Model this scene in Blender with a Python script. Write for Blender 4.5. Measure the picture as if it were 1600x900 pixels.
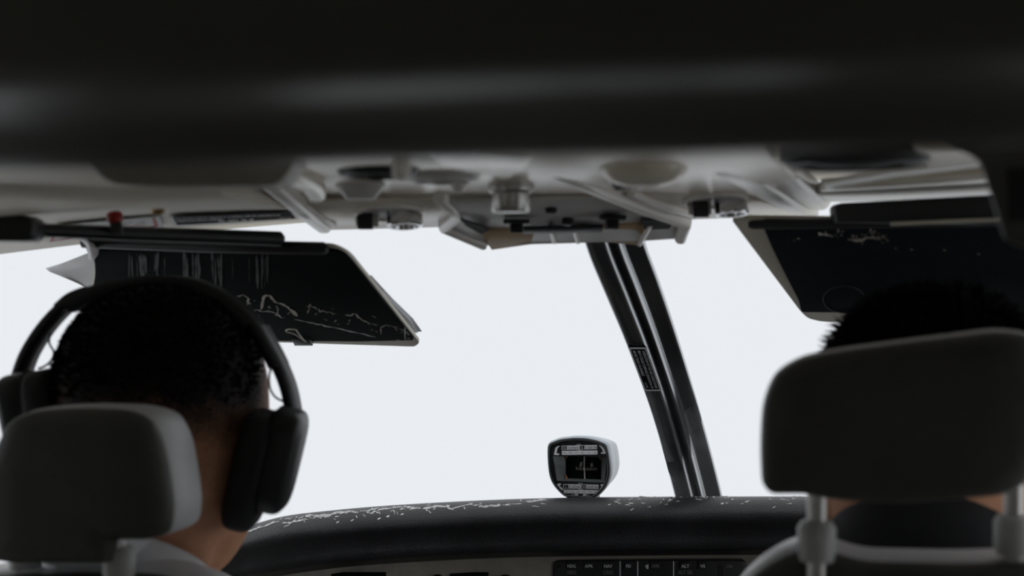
import bpy, bmesh, math, random
from mathutils import Vector as V, Matrix, noise

for o in list(bpy.data.objects):
    bpy.data.objects.remove(o)
scn = bpy.context.scene
COL = scn.collection

# ------------------------------------------------------------------ camera
F_PX = 2200.0
YAW = math.radians(14)
CAM = V((0.221, 0.0, 1.20))
RGT = V((math.cos(YAW), math.sin(YAW), 0))
FWD = V((-math.sin(YAW), math.cos(YAW), 0))
UPV = V((0, 0, 1))
cd = bpy.data.cameras.new('camera')
cd.sensor_width = 36.0
cd.lens = F_PX / 1600.0 * 36.0
cd.clip_start = 0.02
cd.dof.use_dof = True
cd.dof.focus_distance = 1.70
cd.dof.aperture_fstop = 6.0
cam = bpy.data.objects.new('camera', cd)
COL.objects.link(cam)
cam.matrix_world = Matrix.Translation(CAM) @ Matrix((
    (RGT.x, 0, -FWD.x, 0), (RGT.y, 0, -FWD.y, 0), (0, 1, 0, 0), (0, 0, 0, 1)))
scn.camera = cam

# ------------------------------------------------------------------ world: the white inside of a cloud
w = bpy.data.worlds.new('cloud')
scn.world = w
w.use_nodes = True
bg = w.node_tree.nodes['Background']
bg.inputs[0].default_value = (0.889, 0.914, 0.955, 1)
bg.inputs[1].default_value = 0.95
scn.view_settings.view_transform = 'Standard'
scn.view_settings.look = 'None'
scn.view_settings.gamma = 1.0
scn.view_settings.exposure = 0.0
scn.view_settings.use_curve_mapping = False
scn.cycles.max_bounces = 8
scn.cycles.caustics_reflective = False


def P(px, py, d):
    """point at distance d ahead of the camera seen at pixel (px, py) of 1600x900"""
    return CAM + RGT * ((px - 800) / F_PX * d) + FWD * d + UPV * ((450 - py) / F_PX * d)


# ------------------------------------------------------------------ materials
MATS = {}


def mat(name, col, rough=0.5, metal=0.0, noise_amt=0.0, noise_scale=40, bump=0.0, bump_scale=200,
        spec=0.5, coat=0.0, sss=0.0):
    m = bpy.data.materials.new(name)
    m.use_nodes = True
    nt = m.node_tree
    b = nt.nodes['Principled BSDF']
    b.inputs['Base Color'].default_value = (*col, 1)
    b.inputs['Roughness'].default_value = rough
    b.inputs['Metallic'].default_value = metal
    b.inputs['Specular IOR Level'].default_value = spec
    b.inputs['Coat Weight'].default_value = coat
    if sss:
        b.inputs['Subsurface Weight'].default_value = sss
        b.inputs['Subsurface Radius'].default_value = (0.01, 0.004, 0.002)
    tc = nt.nodes.new('ShaderNodeTexCoord')
    if noise_amt:
        n = nt.nodes.new('ShaderNodeTexNoise')
        n.inputs['Scale'].default_value = noise_scale
        n.inputs['Detail'].default_value = 5
        nt.links.new(tc.outputs['Object'], n.inputs['Vector'])
        r = nt.nodes.new('ShaderNodeMapRange')
        r.inputs[1].default_value = 0.3
        r.inputs[2].default_value = 0.7
        r.inputs[3].default_value = 1 - noise_amt
        r.inputs[4].default_value = 1 + noise_amt
        nt.links.new(n.outputs['Fac'], r.inputs[0])
        mx = nt.nodes.new('ShaderNodeVectorMath')
        mx.operation = 'SCALE'
        mx.inputs[0].default_value = col
        nt.links.new(r.outputs[0], mx.inputs['Scale'])
        nt.links.new(mx.outputs[0], b.inputs['Base Color'])
    if bump:
        n2 = nt.nodes.new('ShaderNodeTexNoise')
        n2.inputs['Scale'].default_value = bump_scale
        n2.inputs['Detail'].default_value = 3
        nt.links.new(tc.outputs['Object'], n2.inputs['Vector'])
        bp = nt.nodes.new('ShaderNodeBump')
        bp.inputs['Strength'].default_value = bump
        bp.inputs['Distance'].default_value = 0.002
        nt.links.new(n2.outputs['Fac'], bp.inputs['Height'])
        nt.links.new(bp.outputs[0], b.inputs['Normal'])
    MATS[name] = m
    return m


M_PANEL = mat('beige_plastic', (0.83, 0.765, 0.65), 0.25, noise_amt=0.06, noise_scale=30, spec=0.8)
M_PANEL2 = mat('grey_plastic', (0.60, 0.60, 0.59), 0.35, noise_amt=0.05, noise_scale=30)
M_RIM = mat('pale_rim_plastic', (0.90, 0.885, 0.84), 0.25)
M_FLAP = mat('tan_plastic', (0.42, 0.295, 0.155), 0.5, noise_amt=0.05)
M_HEADL = mat('headliner_leather', (0.80, 0.755, 0.66), 0.5, noise_amt=0.05, noise_scale=12, bump=0.15)
M_HEADER = mat('ceiling_leather', (0.075, 0.074, 0.064), 0.42, noise_amt=0.25, noise_scale=7, bump=0.1)
M_WALL = mat('sidewall_leather', (0.68, 0.65, 0.58), 0.7, noise_amt=0.06, noise_scale=10)
M_CARPET = mat('beige_carpet', (0.50, 0.47, 0.41), 0.95, noise_amt=0.3, noise_scale=300)
M_BLACK = mat('black_plastic', (0.010, 0.012, 0.013), 0.42, noise_amt=0.1)
M_BLACKM = mat('black_matt_rubber', (0.008, 0.009, 0.010), 0.7)
M_POST = mat('black_anodised_metal', (0.36, 0.37, 0.385), 0.20, metal=1.0)
M_GLARE = mat('black_vinyl', (0.020, 0.0205, 0.022), 0.45, noise_amt=0.3, noise_scale=25, bump=0.35, bump_scale=350)
M_SCUFF = mat('worn_scuff', (0.80, 0.80, 0.78), 0.8, noise_amt=0.3, noise_scale=150)
M_SCUFFD = mat('worn_scuff_dull', (0.42, 0.40, 0.34), 0.8, noise_amt=0.3, noise_scale=150)
M_CHROME = mat('chrome', (0.75, 0.76, 0.78), 0.15, metal=1.0)
M_STEEL = mat('brushed_steel', (0.52, 0.51, 0.49), 0.35, metal=1.0)
M_BRASS = mat('brass', (0.55, 0.36, 0.13), 0.35, metal=1.0)
M_RED = mat('red_plastic', (0.34, 0.012, 0.010), 0.4)
M_REDP = mat('red_print', (0.55, 0.03, 0.02), 0.6)
M_WHITE = mat('white_print', (0.90, 0.91, 0.92), 0.6)
M_INK = mat('black_print', (0.008, 0.010, 0.011), 0.85, spec=0.05)
M_GREYINK = mat('grey_print', (0.28, 0.28, 0.29), 0.6)
M_PAPER = mat('paper', (0.78, 0.79, 0.82), 0.8, noise_amt=0.03)
M_LEATHER = mat('light_grey_leather', (0.80, 0.81, 0.83), 0.40, noise_amt=0.07, noise_scale=14, bump=0.25, bump_scale=260)
M_BACK = mat('dark_leather', (0.085, 0.085, 0.078), 0.5, noise_amt=0.15, noise_scale=14, bump=0.25, bump_scale=260, spec=0.3)  # darker tone for the backs of seats and headrests
M_INSTR = mat('instrument_panel_paint', (0.34, 0.32, 0.27), 0.6, noise_amt=0.1, noise_scale=60, bump=0.1)
M_VISOR = mat('visor_black_vinyl', (0.006, 0.009, 0.009), 0.85, noise_amt=0.2, noise_scale=20, spec=0.04)
M_VISOR_E = mat('visor_beige_edge', (0.66, 0.63, 0.53), 0.5)
M_COMP = mat('compass_blue_grey', (0.42, 0.46, 0.50), 0.25, spec=0.6)
M_COMPF = mat('compass_black', (0.008, 0.011, 0.014), 0.4, spec=0.3)
M_COMPG = mat('compass_grey_green', (0.16, 0.18, 0.175), 0.4)
M_ORANGE = mat('orange_lacquer', (0.55, 0.24, 0.12), 0.4)
M_CREAM = mat('cream_paint', (0.72, 0.70, 0.60), 0.5)
M_SHIRT = mat('white_cotton', (0.86, 0.875, 0.90), 0.85, bump=0.1)
M_JACKET = mat('black_cloth', (0.012, 0.014, 0.017), 0.85, bump=0.2)
M_TROUSER = mat('dark_trousers', (0.015, 0.016, 0.02), 0.9)
M_HAIR = mat('black_hair', (0.005, 0.0048, 0.005), 0.8, spec=0.15)
M_SHOE = mat('black_shoe', (0.012, 0.012, 0.012), 0.35)
M_NEARBLACK = mat('near_black_matt', (0.006, 0.007, 0.008), 0.6)

# clear windshield glass
M_GLASS = bpy.data.materials.new('windshield_glass')
M_GLASS.use_nodes = True
_nt = M_GLASS.node_tree
_nt.nodes.clear()
_out = _nt.nodes.new('ShaderNodeOutputMaterial')
_tr = _nt.nodes.new('ShaderNodeBsdfTransparent')
_tr.inputs[0].default_value = (0.985, 0.99, 0.99, 1)
_gl = _nt.nodes.new('ShaderNodeBsdfGlossy')
_gl.inputs['Roughness'].default_value = 0.02
_fr = _nt.nodes.new('ShaderNodeFresnel')
_fr.inputs[0].default_value = 1.025
_mx = _nt.nodes.new('ShaderNodeMixShader')
_nt.links.new(_fr.outputs[0], _mx.inputs[0])
_nt.links.new(_tr.outputs[0], _mx.inputs[1])
_nt.links.new(_gl.outputs[0], _mx.inputs[2])
_nt.links.new(_mx.outputs[0], _out.inputs[0])


# ------------------------------------------------------------------ builders
def tag(o, label=None, cat=None, group=None, kind=None):
    if label:
        o['label'] = label
    if cat:
        o['category'] = cat
    if group:
        o['group'] = group
    if kind:
        o['kind'] = kind
    return o


def thing(name, loc, label, cat, group=None):
    o = bpy.data.objects.new(name, None)
    o.empty_display_size = 0.05
    o.location = loc
    COL.objects.link(o)
    return tag(o, label, cat, group)


def origin_of(p):
    v = V((0, 0, 0))
    while p is not None:
        v = v + p.location
        p = p.parent
    return v


def add(name, geo, m, parent=None, smooth=True, bevel=0.0, bseg=2, angle=35, subsurf=0):
    """geo = (verts, faces) in world coordinates or a bmesh; becomes one mesh object"""
    me = bpy.data.meshes.new(name)
    if isinstance(geo, bmesh.types.BMesh):
        bm = geo
    else:
        bm = bmesh.new()
        vs = [bm.verts.new(v) for v in geo[0]]
        for f in geo[1]:
            try:
                bm.faces.new([vs[i] for i in f])
            except ValueError:
                pass
    bmesh.ops.recalc_face_normals(bm, faces=bm.faces[:])
    if bevel:
        es = [e for e in bm.edges if e.is_manifold and e.calc_face_angle(0) > math.radians(30)]
        bmesh.ops.bevel(bm, geom=es, offset=bevel, segments=bseg, profile=0.5, affect='EDGES', clamp_overlap=True)
    if parent is None:
        xs = [v.co for v in bm.verts]
        c = V(((min(v.x for v in xs) + max(v.x for v in xs)) / 2,
               (min(v.y for v in xs) + max(v.y for v in xs)) / 2, min(v.z for v in xs)))
        bmesh.ops.translate(bm, vec=-c, verts=bm.verts[:])
    else:
        bmesh.ops.translate(bm, vec=-origin_of(parent), verts=bm.verts[:])
    bm.to_mesh(me)
    bm.free()
    if m is not None:
        for q in (m if isinstance(m, (list, tuple)) else [m]):
            me.materials.append(q)
    if smooth:
        for p in me.polygons:
            p.use_smooth = True
        if angle < 180:
            me.set_sharp_from_angle(angle=math.radians(angle))
    o = bpy.data.objects.new(name, me)
    COL.objects.link(o)
    if parent is None:
        o.location = c
    else:
        o.parent = parent
    if subsurf:
        sm = o.modifiers.new('subdivision', 'SUBSURF')
        sm.levels = sm.render_levels = subsurf
    return o


def join(*geos):
    vs, fs = [], []
    for g in geos:
        n = len(vs)
        vs += list(g[0])
        fs += [tuple(i + n for i in f) for f in g[1]]
    return vs, fs


def prism(pts, off):
    """polygon (3D points) extruded along vector off"""
    n = len(pts)
    pts = [V(p) for p in pts]
    vs = pts + [p + V(off) for p in pts]
    fs = [tuple(range(n)), tuple(range(2 * n - 1, n - 1, -1))]
    for i in range(n):
        j = (i + 1) % n
        fs.append((i, i + n, j + n, j))
    return vs, fs


def frame_box(c, ax, ay, az, sx, sy, sz):
    c, ax, ay, az = V(c), V(ax), V(ay), V(az)
    vs = [c + ax * (sx / 2 * i) + ay * (sy / 2 * j) + az * (sz / 2 * k) for i in (-1, 1) for j in (-1, 1) for k in (-1, 1)]
    fs = [(0, 1, 3, 2), (4, 6, 7, 5), (0, 4, 5, 1), (2, 3, 7, 6), (0, 2, 6, 4), (1, 5, 7, 3)]
    return vs, fs


XA, YA, ZA = V((1, 0, 0)), V((0, 1, 0)), V((0, 0, 1))


def wbox(x0, x1, y0, y1, z0, z1):
    return frame_box(((x0 + x1) / 2, (y0 + y1) / 2, (z0 + z1) / 2), XA, YA, ZA, x1 - x0, y1 - y0, z1 - z0)


def grid(rows, close_u=False, close_v=False, caps=False):
    nr, nc = len(rows), len(rows[0])
    vs = [V(p) for r in rows for p in r]
    fs = []
    for i in range(nr if close_u else nr - 1):
        for j in range(nc if close_v else nc - 1):
            i2, j2 = (i + 1) % nr, (j + 1) % nc
            fs.append((i * nc + j, i2 * nc + j, i2 * nc + j2, i * nc + j2))
    if caps:
        fs.append(tuple(range(nc - 1, -1, -1)))
        fs.append(tuple((nr - 1) * nc + j for j in range(nc)))
    return vs, fs


def tube(path, r, seg=12, ref=None):
    """round tube along path, r a number or list"""
    path = [V(p) for p in path]
    rows = []
    n = len(path)
    ref = V(ref) if ref else None
    up = None
    for i, p in enumerate(path):
        t = (path[min(i + 1, n - 1)] - path[max(i - 1, 0)]).normalized()
        if up is None:
            up = t.cross(ZA)
            if up.length < 0.05:
                up = t.cross(XA)
            up.normalize()
        up = (up - t * up.dot(t)).normalized()
        b = t.cross(up)
        rr = r[i] if isinstance(r, (list, tuple)) else r
        rows.append([p + (up * math.cos(a) + b * math.sin(a)) * rr for a in [2 * math.pi * k / seg for k in range(seg)]])
    return grid(rows, close_v=True, caps=True)


def strap(path, depth_dir, wd, th):
    """flat strap along path: wd across (along depth_dir), th thick; wd/th numbers or lists"""
    path = [V(p) for p in path]
    n = len(path)
    dd = V(depth_dir).normalized()
    rows = []
    for i, p in enumerate(path):
        t = (path[min(i + 1, n - 1)] - path[max(i - 1, 0)]).normalized()
        nn = t.cross(dd).normalized()
        a = (wd[i] if isinstance(wd, list) else wd) / 2
        b = (th[i] if isinstance(th, list) else th) / 2
        rows.append([p + dd * a * x + nn * b * y for x, y in
                     ((-1, -.5), (-.85, -1), (.85, -1), (1, -.5), (1, .5), (.85, 1), (-.85, 1), (-1, .5))])
    return grid(rows, close_v=True, caps=True)


def lathe(c, axis, prof, seg=24, xdir=None, sx=1.0):
    """profile [(radius, along axis)] turned about axis through c; sx stretches across xdir"""
    axis = V(axis).normalized()
    u = V(xdir) if xdir else axis.cross(ZA)
    if u.length < 0.05:
        u = axis.cross(XA)
    u = (u - axis * u.dot(axis)).normalized()
    v = axis.cross(u)
    rows = [[V(c) + axis * h + (u * math.cos(a) * sx + v * math.sin(a)) * r
             for a in [2 * math.pi * k / seg for k in range(seg)]] for r, h in prof]
    return grid(rows, close_v=True, caps=True)


def superell(c, ax, ay, az, rx, ry, rz, e1=0.6, e2=0.6, nu=20, nv=28):
    sg = lambda x, e: math.copysign(abs(x) ** e, x)
    rows = []
    for i in range(nu + 1):
        t = -math.pi / 2 + math.pi * i / nu
        rows.append([V(c) + V(ax) * rx * sg(math.cos(t), e1) * sg(math.cos(p), e2)
                     + V(ay) * ry * sg(math.cos(t), e1) * sg(math.sin(p), e2) + V(az) * rz * sg(math.sin(t), e1)
                     for p in [2 * math.pi * k / nv for k in range(nv)]])
    return grid(rows, close_v=True, caps=True)


def rounded(pts, r, seg=5):
    """round the corners of a 2D polygon"""
    out = []
    n = len(pts)
    for i in range(n):
        p0, p1, p2 = V((*pts[i - 1], 0)), V((*pts[i], 0)), V((*pts[(i + 1) % n], 0))
        a, b = p0 - p1, p2 - p1
        rr = min(r[i] if isinstance(r, list) else r, a.length * .49, b.length * .49)
        s, e = p1 + a.normalized() * rr, p1 + b.normalized() * rr
        for k in range(seg + 1):
            t = k / seg
            q = s * (1 - t) ** 2 + p1 * 2 * t * (1 - t) + e * t ** 2
            out.append((q.x, q.y))
    return out


def catmull(pts, per=6):
    pts = [V(p) for p in pts]
    out = []
    for i in range(len(pts) - 1):
        p0, p1, p2, p3 = pts[max(i - 1, 0)], pts[i], pts[i + 1], pts[min(i + 2, len(pts) - 1)]
        for k in range(per):
            t = k / per
            out.append(0.5 * ((2 * p1) + (p2 - p0) * t + (2 * p0 - 5 * p1 + 4 * p2 - p3) * t * t + (3 * p1 - p0 - 3 * p2 + p3) * t ** 3))
    out.append(pts[-1])
    return out


def text_geo(s, org, xd, yd, h, align='CENTER', wscale=1.0, bold=0.0, width=None):
    """lettering as flat geometry: cap height about h, baseline centre at org"""
    cu = bpy.data.curves.new('lettering', 'FONT')
    cu.body = s
    cu.align_x = align
    cu.size = 1.0
    cu.resolution_u = 2
    cu.offset = bold
    o = bpy.data.objects.new('lettering', cu)
    COL.objects.link(o)
    bpy.context.view_layer.update()
    me = bpy.data.meshes.new_from_object(o.evaluated_get(bpy.context.evaluated_depsgraph_get()))
    bpy.data.objects.remove(o)
    bpy.data.curves.remove(cu)
    k = h / 0.69
    if width:
        xs = [v.co.x for v in me.vertices]
        wscale = width / ((max(xs) - min(xs)) * k)
    xd, yd = V(xd).normalized(), V(yd).normalized()
    vs = [V(org) + xd * v.co.x * k * wscale + yd * v.co.y * k for v in me.vertices]
    fs = [tuple(p.vertices) for p in me.polygons]
    bpy.data.meshes.remove(me)
    return vs, fs


class Plane:
    """plane through three points; at(px,py) gives the point of it seen at a pixel"""
    def __init__(s, a, b, c):
        s.o = V(a)
        s.n = (V(b) - V(a)).cross(V(c) - V(a)).normalized()
        if s.n.dot(CAM - s.o) < 0:
            s.n = -s.n

    def at(s, px, py, off=0.0):
        r = P(px, py, 1.0) - CAM
        t = (s.o + s.n * off - CAM).dot(s.n) / r.dot(s.n)
        return CAM + r * t


# ================================================================== STRUCTURE
def struct(name, geo, m, label, cat, **k):
    o = add(name, geo, m, None, **k)
    return tag(o, label, cat, kind='structure')


struct('floor', wbox(-.82, .82, -1.2, 2.25, -.03, 0), M_CARPET, 'dark carpeted cabin floor under the seats', 'floor')
struct('wall_back', wbox(-.82, .82, -1.25, -1.2, -.03, 1.34), M_WALL, 'rear cabin bulkhead behind the viewer', 'wall')


def sidewall(s):
    """sidewall with the opening of the cockpit side window"""
    ys = [-1.2, SW[0], SW[1], 1.36, 2.25]
    strips = [[(-1.2, 0), (SW[0], 0), (SW[0], .80), (-1.2, .80)], [(-1.2, 1.12), (SW[0], 1.12), (SW[0], 1.34), (-1.2, 1.34)],
              [(-1.2, .80), (CW[0][0], .80), (CW[0][0], 1.12), (-1.2, 1.12)], [(CW[0][1], .80), (CW[1][0], .80), (CW[1][0], 1.12), (CW[0][1], 1.12)],
              [(CW[1][1], .80), (SW[0], .80), (SW[0], 1.12), (CW[1][1], 1.12)], [(SW[0], 0), (SW[1], 0), (SW[1], SW[2]), (SW[0], SW[2])],
              [(SW[0], SW[3]), (1.06, SW[3]), (1.02, 1.34), (SW[0], 1.34)], [(SW[1], 0), (2.25, 0), (2.25, .68), (1.36, .68), (1.30, .72), (1.075, SW[3]), (1.06, SW[3]), (SW[1] - .24, SW[3]), (SW[1], SW[2])]]
    return join(*[prism([V((s * .80, y, z)) for y, z in p], V((s * .03, 0, 0))) for p in strips])


SW = (.70, 1.30, .60, 1.255)  # unseen cockpit side windows, carried low to let in more light
CW = [(-1.05, -.80), (-.62, -.30)]  # cabin windows behind the camera, added unseen for fill light
struct('wall_left', sidewall(-1), M_WALL, 'left cockpit sidewall below the side of the windshield', 'wall')
struct('wall_right', sidewall(1), M_WALL, 'right cockpit sidewall below the side of the windshield', 'wall')


def base_y(x):
    return 1.97 - 0.95 * x * x if abs(x) < .8 else 1.36


def top_y(x):
    return 1.275 - 0.34 * x * x


# roof slab whose front edge follows the top of the windshield
N = 24
xs = [-.82 + 1.64 * i / N for i in range(N + 1)]
roof = prism([V((x, top_y(x) + .02, 1.335)) for x in xs] + [V((.82, -1.22, 1.335)), V((-.82, -1.22, 1.335))], V((0, 0, .03)))
struct('ceiling', roof, M_HEADER, 'dark roof shell of the cockpit above the headliner', 'ceiling')


# near ceiling panel with a rolled lip across the top of the picture
def headerz(x, z):
    return z + 0.004 * math.sin(x * 9 + 1.0) * 0


prof = [(.640, .13), (.638, .078), (.630, .064), (.615, .0585), (.598, .058), (.583, .0605), (.568, .066), (.55, .0725),
        (.53, .0775), (.50, .0805), (.45, .0825), (.38, .084), (.30, .085), (.15, .086)]
prof = [(.486, .13), (.485, .060), (.480, .050), (.468, .0448), (.456, .0442), (.446, .0458), (.437, .0495), (.428, .0533), (.418, .0552), (.40, .0556),
        (.37, .0556), (.352, .0560), (.343, .0585), (.337, .063), (.333, .069), (.325, .082), (.31, .092), (.28, .096), (.15, .098), (-.2, .10), (-1.2, .10), (-1.2, .13)]
rows = []
for i in range(33):
    x = -.80 + 1.6 * i / 32
    rows.append([V((x, y, 1.2 + z - (.012 * max(0, abs(x - .05) - .35) ** 2 * 9 if z < .12 else 0))) for y, z in prof])
struct('trim_1', grid(rows, caps=True), M_HEADER, 'dark rolled ceiling panel across the top of the view', 'trim', angle=60)


# headliner panels left and right of the overhead panel
def hl_z(x, raise_=0.0):
    return 1.2 + .072 + raise_ - .13 * x * x


def headliner(x0, x1, y0, rz, seam=None):
    rows = []
    nx = 20
    for i in range(nx + 1):
        x = x0 + (x1 - x0) * i / nx
        yf = top_y(x)
        z = hl_z(x, rz)
        rows.append([V((x, y0, 1.33)), V((x, y0, z + .004)), V((x, y0 + .05, z + .006)), V((x, y0 + .15, z + .004)),
                     V((x, (y0 + yf) / 2, z + .002)), V((x, yf - .012, z)), V((x, yf - .003, z + .002)), V((x, yf, z + .008)),
                     V((x, yf + .012, 1.335))])
    return grid(rows, caps=True)


hl = struct('trim_2', headliner(-.80, -.215, .66, 0), M_HEADL, 'beige headliner panel above the left sun visor', 'trim', angle=40)
hr = struct('trim_3', headliner(.13, .80, .66, .026), M_HEADL, 'beige headliner panel above the right sun visor', 'trim', angle=40)


def on_headliner(px, py, rz=0.0, off=0.0):
    d0, d1 = .5, 2.5
    for _ in range(50):
        d = (d0 + d1) / 2
        p = P(px, py, d)
        if p.z > hl_z(p.x, rz) - off:
            d1 = d
        else:
            d0 = d
    return P(px, py, (d0 + d1) / 2)


# windshield, two curved panes meeting behind the post
def pane(x0, x1):
    rows_i, rows_o = [], []
    nx, nz = 14, 10
    rows = []
    for i in range(nx + 1):
        x = x0 + (x1 - x0) * i / nx
        b, t = V((x, base_y(x) + .14, .70)), V((x, top_y(x) + .03, 1.325))
        r = []
        for k in range(nz + 1):
            u = k / nz
            p = b.lerp(t, u)
            bow = math.sin(math.pi * u) * .035
            r.append(p + V((0, bow * .5, bow * .85)))
        rows.append(r + [q + V((0, .006, .008)) for q in reversed(r)])
    return grid(rows, close_v=True, caps=True)


struct('window_1', pane(-.80, -.004), M_GLASS, 'left windshield pane with white cloud outside', 'window', angle=180)
struct('window_2', pane(.004, .80), M_GLASS, 'right windshield pane with white cloud outside', 'window', angle=180)
for n_, s_ in ((3, -1), (4, 1)):
    g_ = prism([V((s_ * .805, y, z)) for y, z in ((SW[0], SW[2]), (SW[1], SW[2]), (SW[1] - .24, SW[3]), (SW[0], SW[3]))], V((s_ * .006, 0, 0)))
    struct('window_%d' % n_, g_, M_GLASS, '%s unseen cockpit side window beside the seat, enlarged to let in light' % ('left' if s_ < 0 else 'right'), 'window')
n_ = 5
for s_ in (-1, 1):
    for y0_, y1_ in CW:
        g_ = prism([V((s_ * .805, y, z)) for y, z in ((y0_, .80), (y1_, .80), (y1_, 1.12), (y0_, 1.12))], V((s_ * .006, 0, 0)))
        struct('window_%d' % n_, g_, M_GLASS, '%s cabin window %s the viewer, added unseen for fill light' % ('left' if s_ < 0 else 'right', 'behind' if y0_ < -.4 else 'beside'), 'window')
        n_ += 1
for n_, s_ in ((5, -1), (6, 1)):
    struct('trim_%d' % n_, tube(catmull([V((s_ * .80, 1.33, .66)), V((s_ * .80, 1.24, .86)), V((s_ * .80, 1.14, 1.10)), V((s_ * .80, 1.06, 1.30))], 4), .028, 14), M_BLACK,
           '%s black corner pillar between windshield and side window' % ('left' if s_ < 0 else 'right'), 'pillar')
# deck between glareshield and foot of the windshield, and firewall below it
struct('wall_front', wbox(-.8, .8, 2.2, 2.25, 0, .72), M_WALL, 'dark firewall below the windshield behind the instruments', 'wall')
dk = prism([V((-.8, 1.25, .68)), V((.8, 1.25, .68)), V((.8, 2.25, .68)), V((-.8, 2.25, .68))], V((0, 0, .02)))
struct('trim_4', dk, M_GLARE, 'black deck behind the glareshield at the foot of the windshield', 'trim')

# ================================================================== WINDSHIELD POST
post = thing('windshield_post', P(1090, 780, 1.93), 'glossy black windshield post with ribbed face and small placard', 'post')
kn = [(300, 893, 983, 1.19), (384, 916, 1004, 1.286), (455, 945, 1030, 1.38), (531, 977, 1056, 1.50), (631, 1014, 1087, 1.677),
      (705, 1036, 1108, 1.80), (774, 1054, 1126, 1.935), (800, 1060, 1132, 1.985)]
Lp = catmull([P(l, y, d) for y, l, r, d in kn])
Rp = catmull([P(r, y, d) for y, l, r, d in kn])
pr = [(0, -.30), (.0, .03), (.015, .10), (.05, .148), (.20, .158), (.32, .156), (.365, .142), (.395, .105), (.475, -.125), (.485, -.15),
      (.515, -.155), (.535, -.15), (.548, .0), (.56, .03), (.575, .035), (.60, .01), (.645, -.125), (.66, -.15), (.70, -.155), (.74, -.157),
      (.90, -.16), (.965, -.165), (.985, -.18), (1, -.22), (1, -.30)]


def post_at(k, u, v):
    a, b = Lp[k], Rp[k]
    t = (Lp[min(k + 1, len(Lp) - 1)] - Lp[max(k - 1, 0)]).normalized()
    x = b - a
    n = x.cross(t).normalized()
    if n.dot(CAM - a) < 0:
        n = -n
    return a + x * u + n * v * x.length * .85


add('post_body', grid([[post_at(k, u, v) for u, v in pr] for k in range(len(Lp))], close_v=True, caps=True), M_POST, post, angle=75)
# small air conditioner placard, lettering running down the post
pk0 = min(range(len(Lp)), key=lambda k: abs((450 - (Lp[k] - CAM).z / (Lp[k] - CAM).dot(FWD) * F_PX) - 533))
a0, b0 = post_at(pk0, .06, .165), post_at(pk0, .40, .165)
pk1 = min(range(len(Lp)), key=lambda k: abs((450 - (Lp[k] - CAM).z / (Lp[k] - CAM).dot(FWD) * F_PX) - 598))
a1, b1 = post_at(pk1, .06, .165), post_at(pk1, .40, .165)
pn = (b0 - a0).cross(a1 - a0).normalized()
if pn.dot(CAM - a0) < 0:
    pn = -pn


def plq(u, v, off=0.0):   # u across the post (left to right), v down the post
    return a0.lerp(b0, u).lerp(a1.lerp(b1, u), v) + pn * (off + .0006)


plc = add('placard', prism([plq(0, 0), plq(1, 0), plq(1, 1), plq(0, 1)], -pn * .0015), M_INK, post, smooth=False)
plc['label'] = 'small black placard about compass deviation with white border'
bord = rounded([(0, 0), (1, 0), (1, 1), (0, 1)], .07, 4)
inn = rounded([(.07, .035), (.93, .035), (.93, .965), (.07, .965)], .06, 4)
bv = [plq(*p, .0006) for p in bord] + [plq(*p, .0006) for p in inn]
nb = len(bord)
add('placard_border', (bv, [(i, (i + 1) % nb, nb + (i + 1) % nb, nb + i) for i in range(nb)]), M_WHITE, plc, smooth=False)
dn = (a1 - a0).normalized()
acr = (b0 - a0).normalized()
L = (a1 - a0).length
geo = []
for txt, u, wd, v in (('OPERATION OF THE AIR CONDITIONER', .70, .86, .5), ('MAY CAUSE COMPASS DEVIATION OF', .44, .86, .5),
                      ('MORE THAN 10 DEGREES', .17, .56, .35)):
    geo.append(text_geo(txt, plq(u, v, .0008), dn, acr, (b0 - a0).length * .155, width=L * wd, bold=.012))
geo.append(text_geo('25085', plq(.17, .86, .0008), dn, acr, (b0 - a0).length * .11, width=L * .14))
add('lettering', join(*geo), M_WHITE, plc, smooth=False)

# ================================================================== GLARESHIELD AND INSTRUMENT PANEL
gcol = [(-500, 1010, 1090, 1.18), (-150, 960, 1045, 1.30), (150, 890, 975, 1.43), (300, 850, 930, 1.53), (365, 829, 905, 1.60), (440, 807, 892, 1.70), (520, 797, 881, 1.77),
        (600, 790, 874, 1.81), (700, 784, 868, 1.85), (800, 779.5, 864, 1.87), (900, 777, 862, 1.88), (1000, 776, 861, 1.885),
        (1125, 775.5, 860, 1.89), (1250, 775.5, 860, 1.88), (1400, 778, 863, 1.86), (1600, 790, 872, 1.80), (1900, 820, 900, 1.66),
        (2300, 880, 960, 1.45)]
gc = catmull([V(c[:3]) for c in gcol], 5)
gd = [p.x for p in catmull([V((c[3], 0, 0)) for c in gcol], 5)]


def glare_col(c, d0):
    px, y0, y1 = c.x, c.y, c.z
    s = (y1 - y0) / 85.0
    return [P(px, y0 + 70, d0 + .06), P(px, y0 + 24, d0 + .01), P(px, y0 + 9, d0 - .03), P(px, y0 + 2, d0 - .058), P(px, y0 + 0.3, d0 - .070), P(px, y0 + 1.5, d0 - .082),
            P(px, y0 + 6 * s, d0 - .096), P(px, y0 + 13 * s, d0 - .107), P(px, y0 + 22 * s, d0 - .115), P(px, y0 + 32 * s, d0 - .119),
            P(px, y0 + 42 * s, d0 - .115), P(px, y0 + 52 * s, d0 - .107), P(px, y0 + 70 * s, d0 - .104), P(px, y1 - 3, d0 - .104),
            P(px, y1, d0 - .098), P(px, y1 - 1, d0 - .075), P(px, y1 + 14, d0 - .02)]


rows = [glare_col(c, d) for c, d in zip(gc, gd)]
rows = [r for r in rows if abs(r[6].x) < .78]
gs_o = P(900, 862, 1.78)
glare = thing('glareshield', gs_o, 'curved black vinyl glareshield with scuffed worn top edge', 'glareshield')
add('padded_cover', grid(rows, close_v=True, caps=True), M_GLARE, glare, angle=60)


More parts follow.
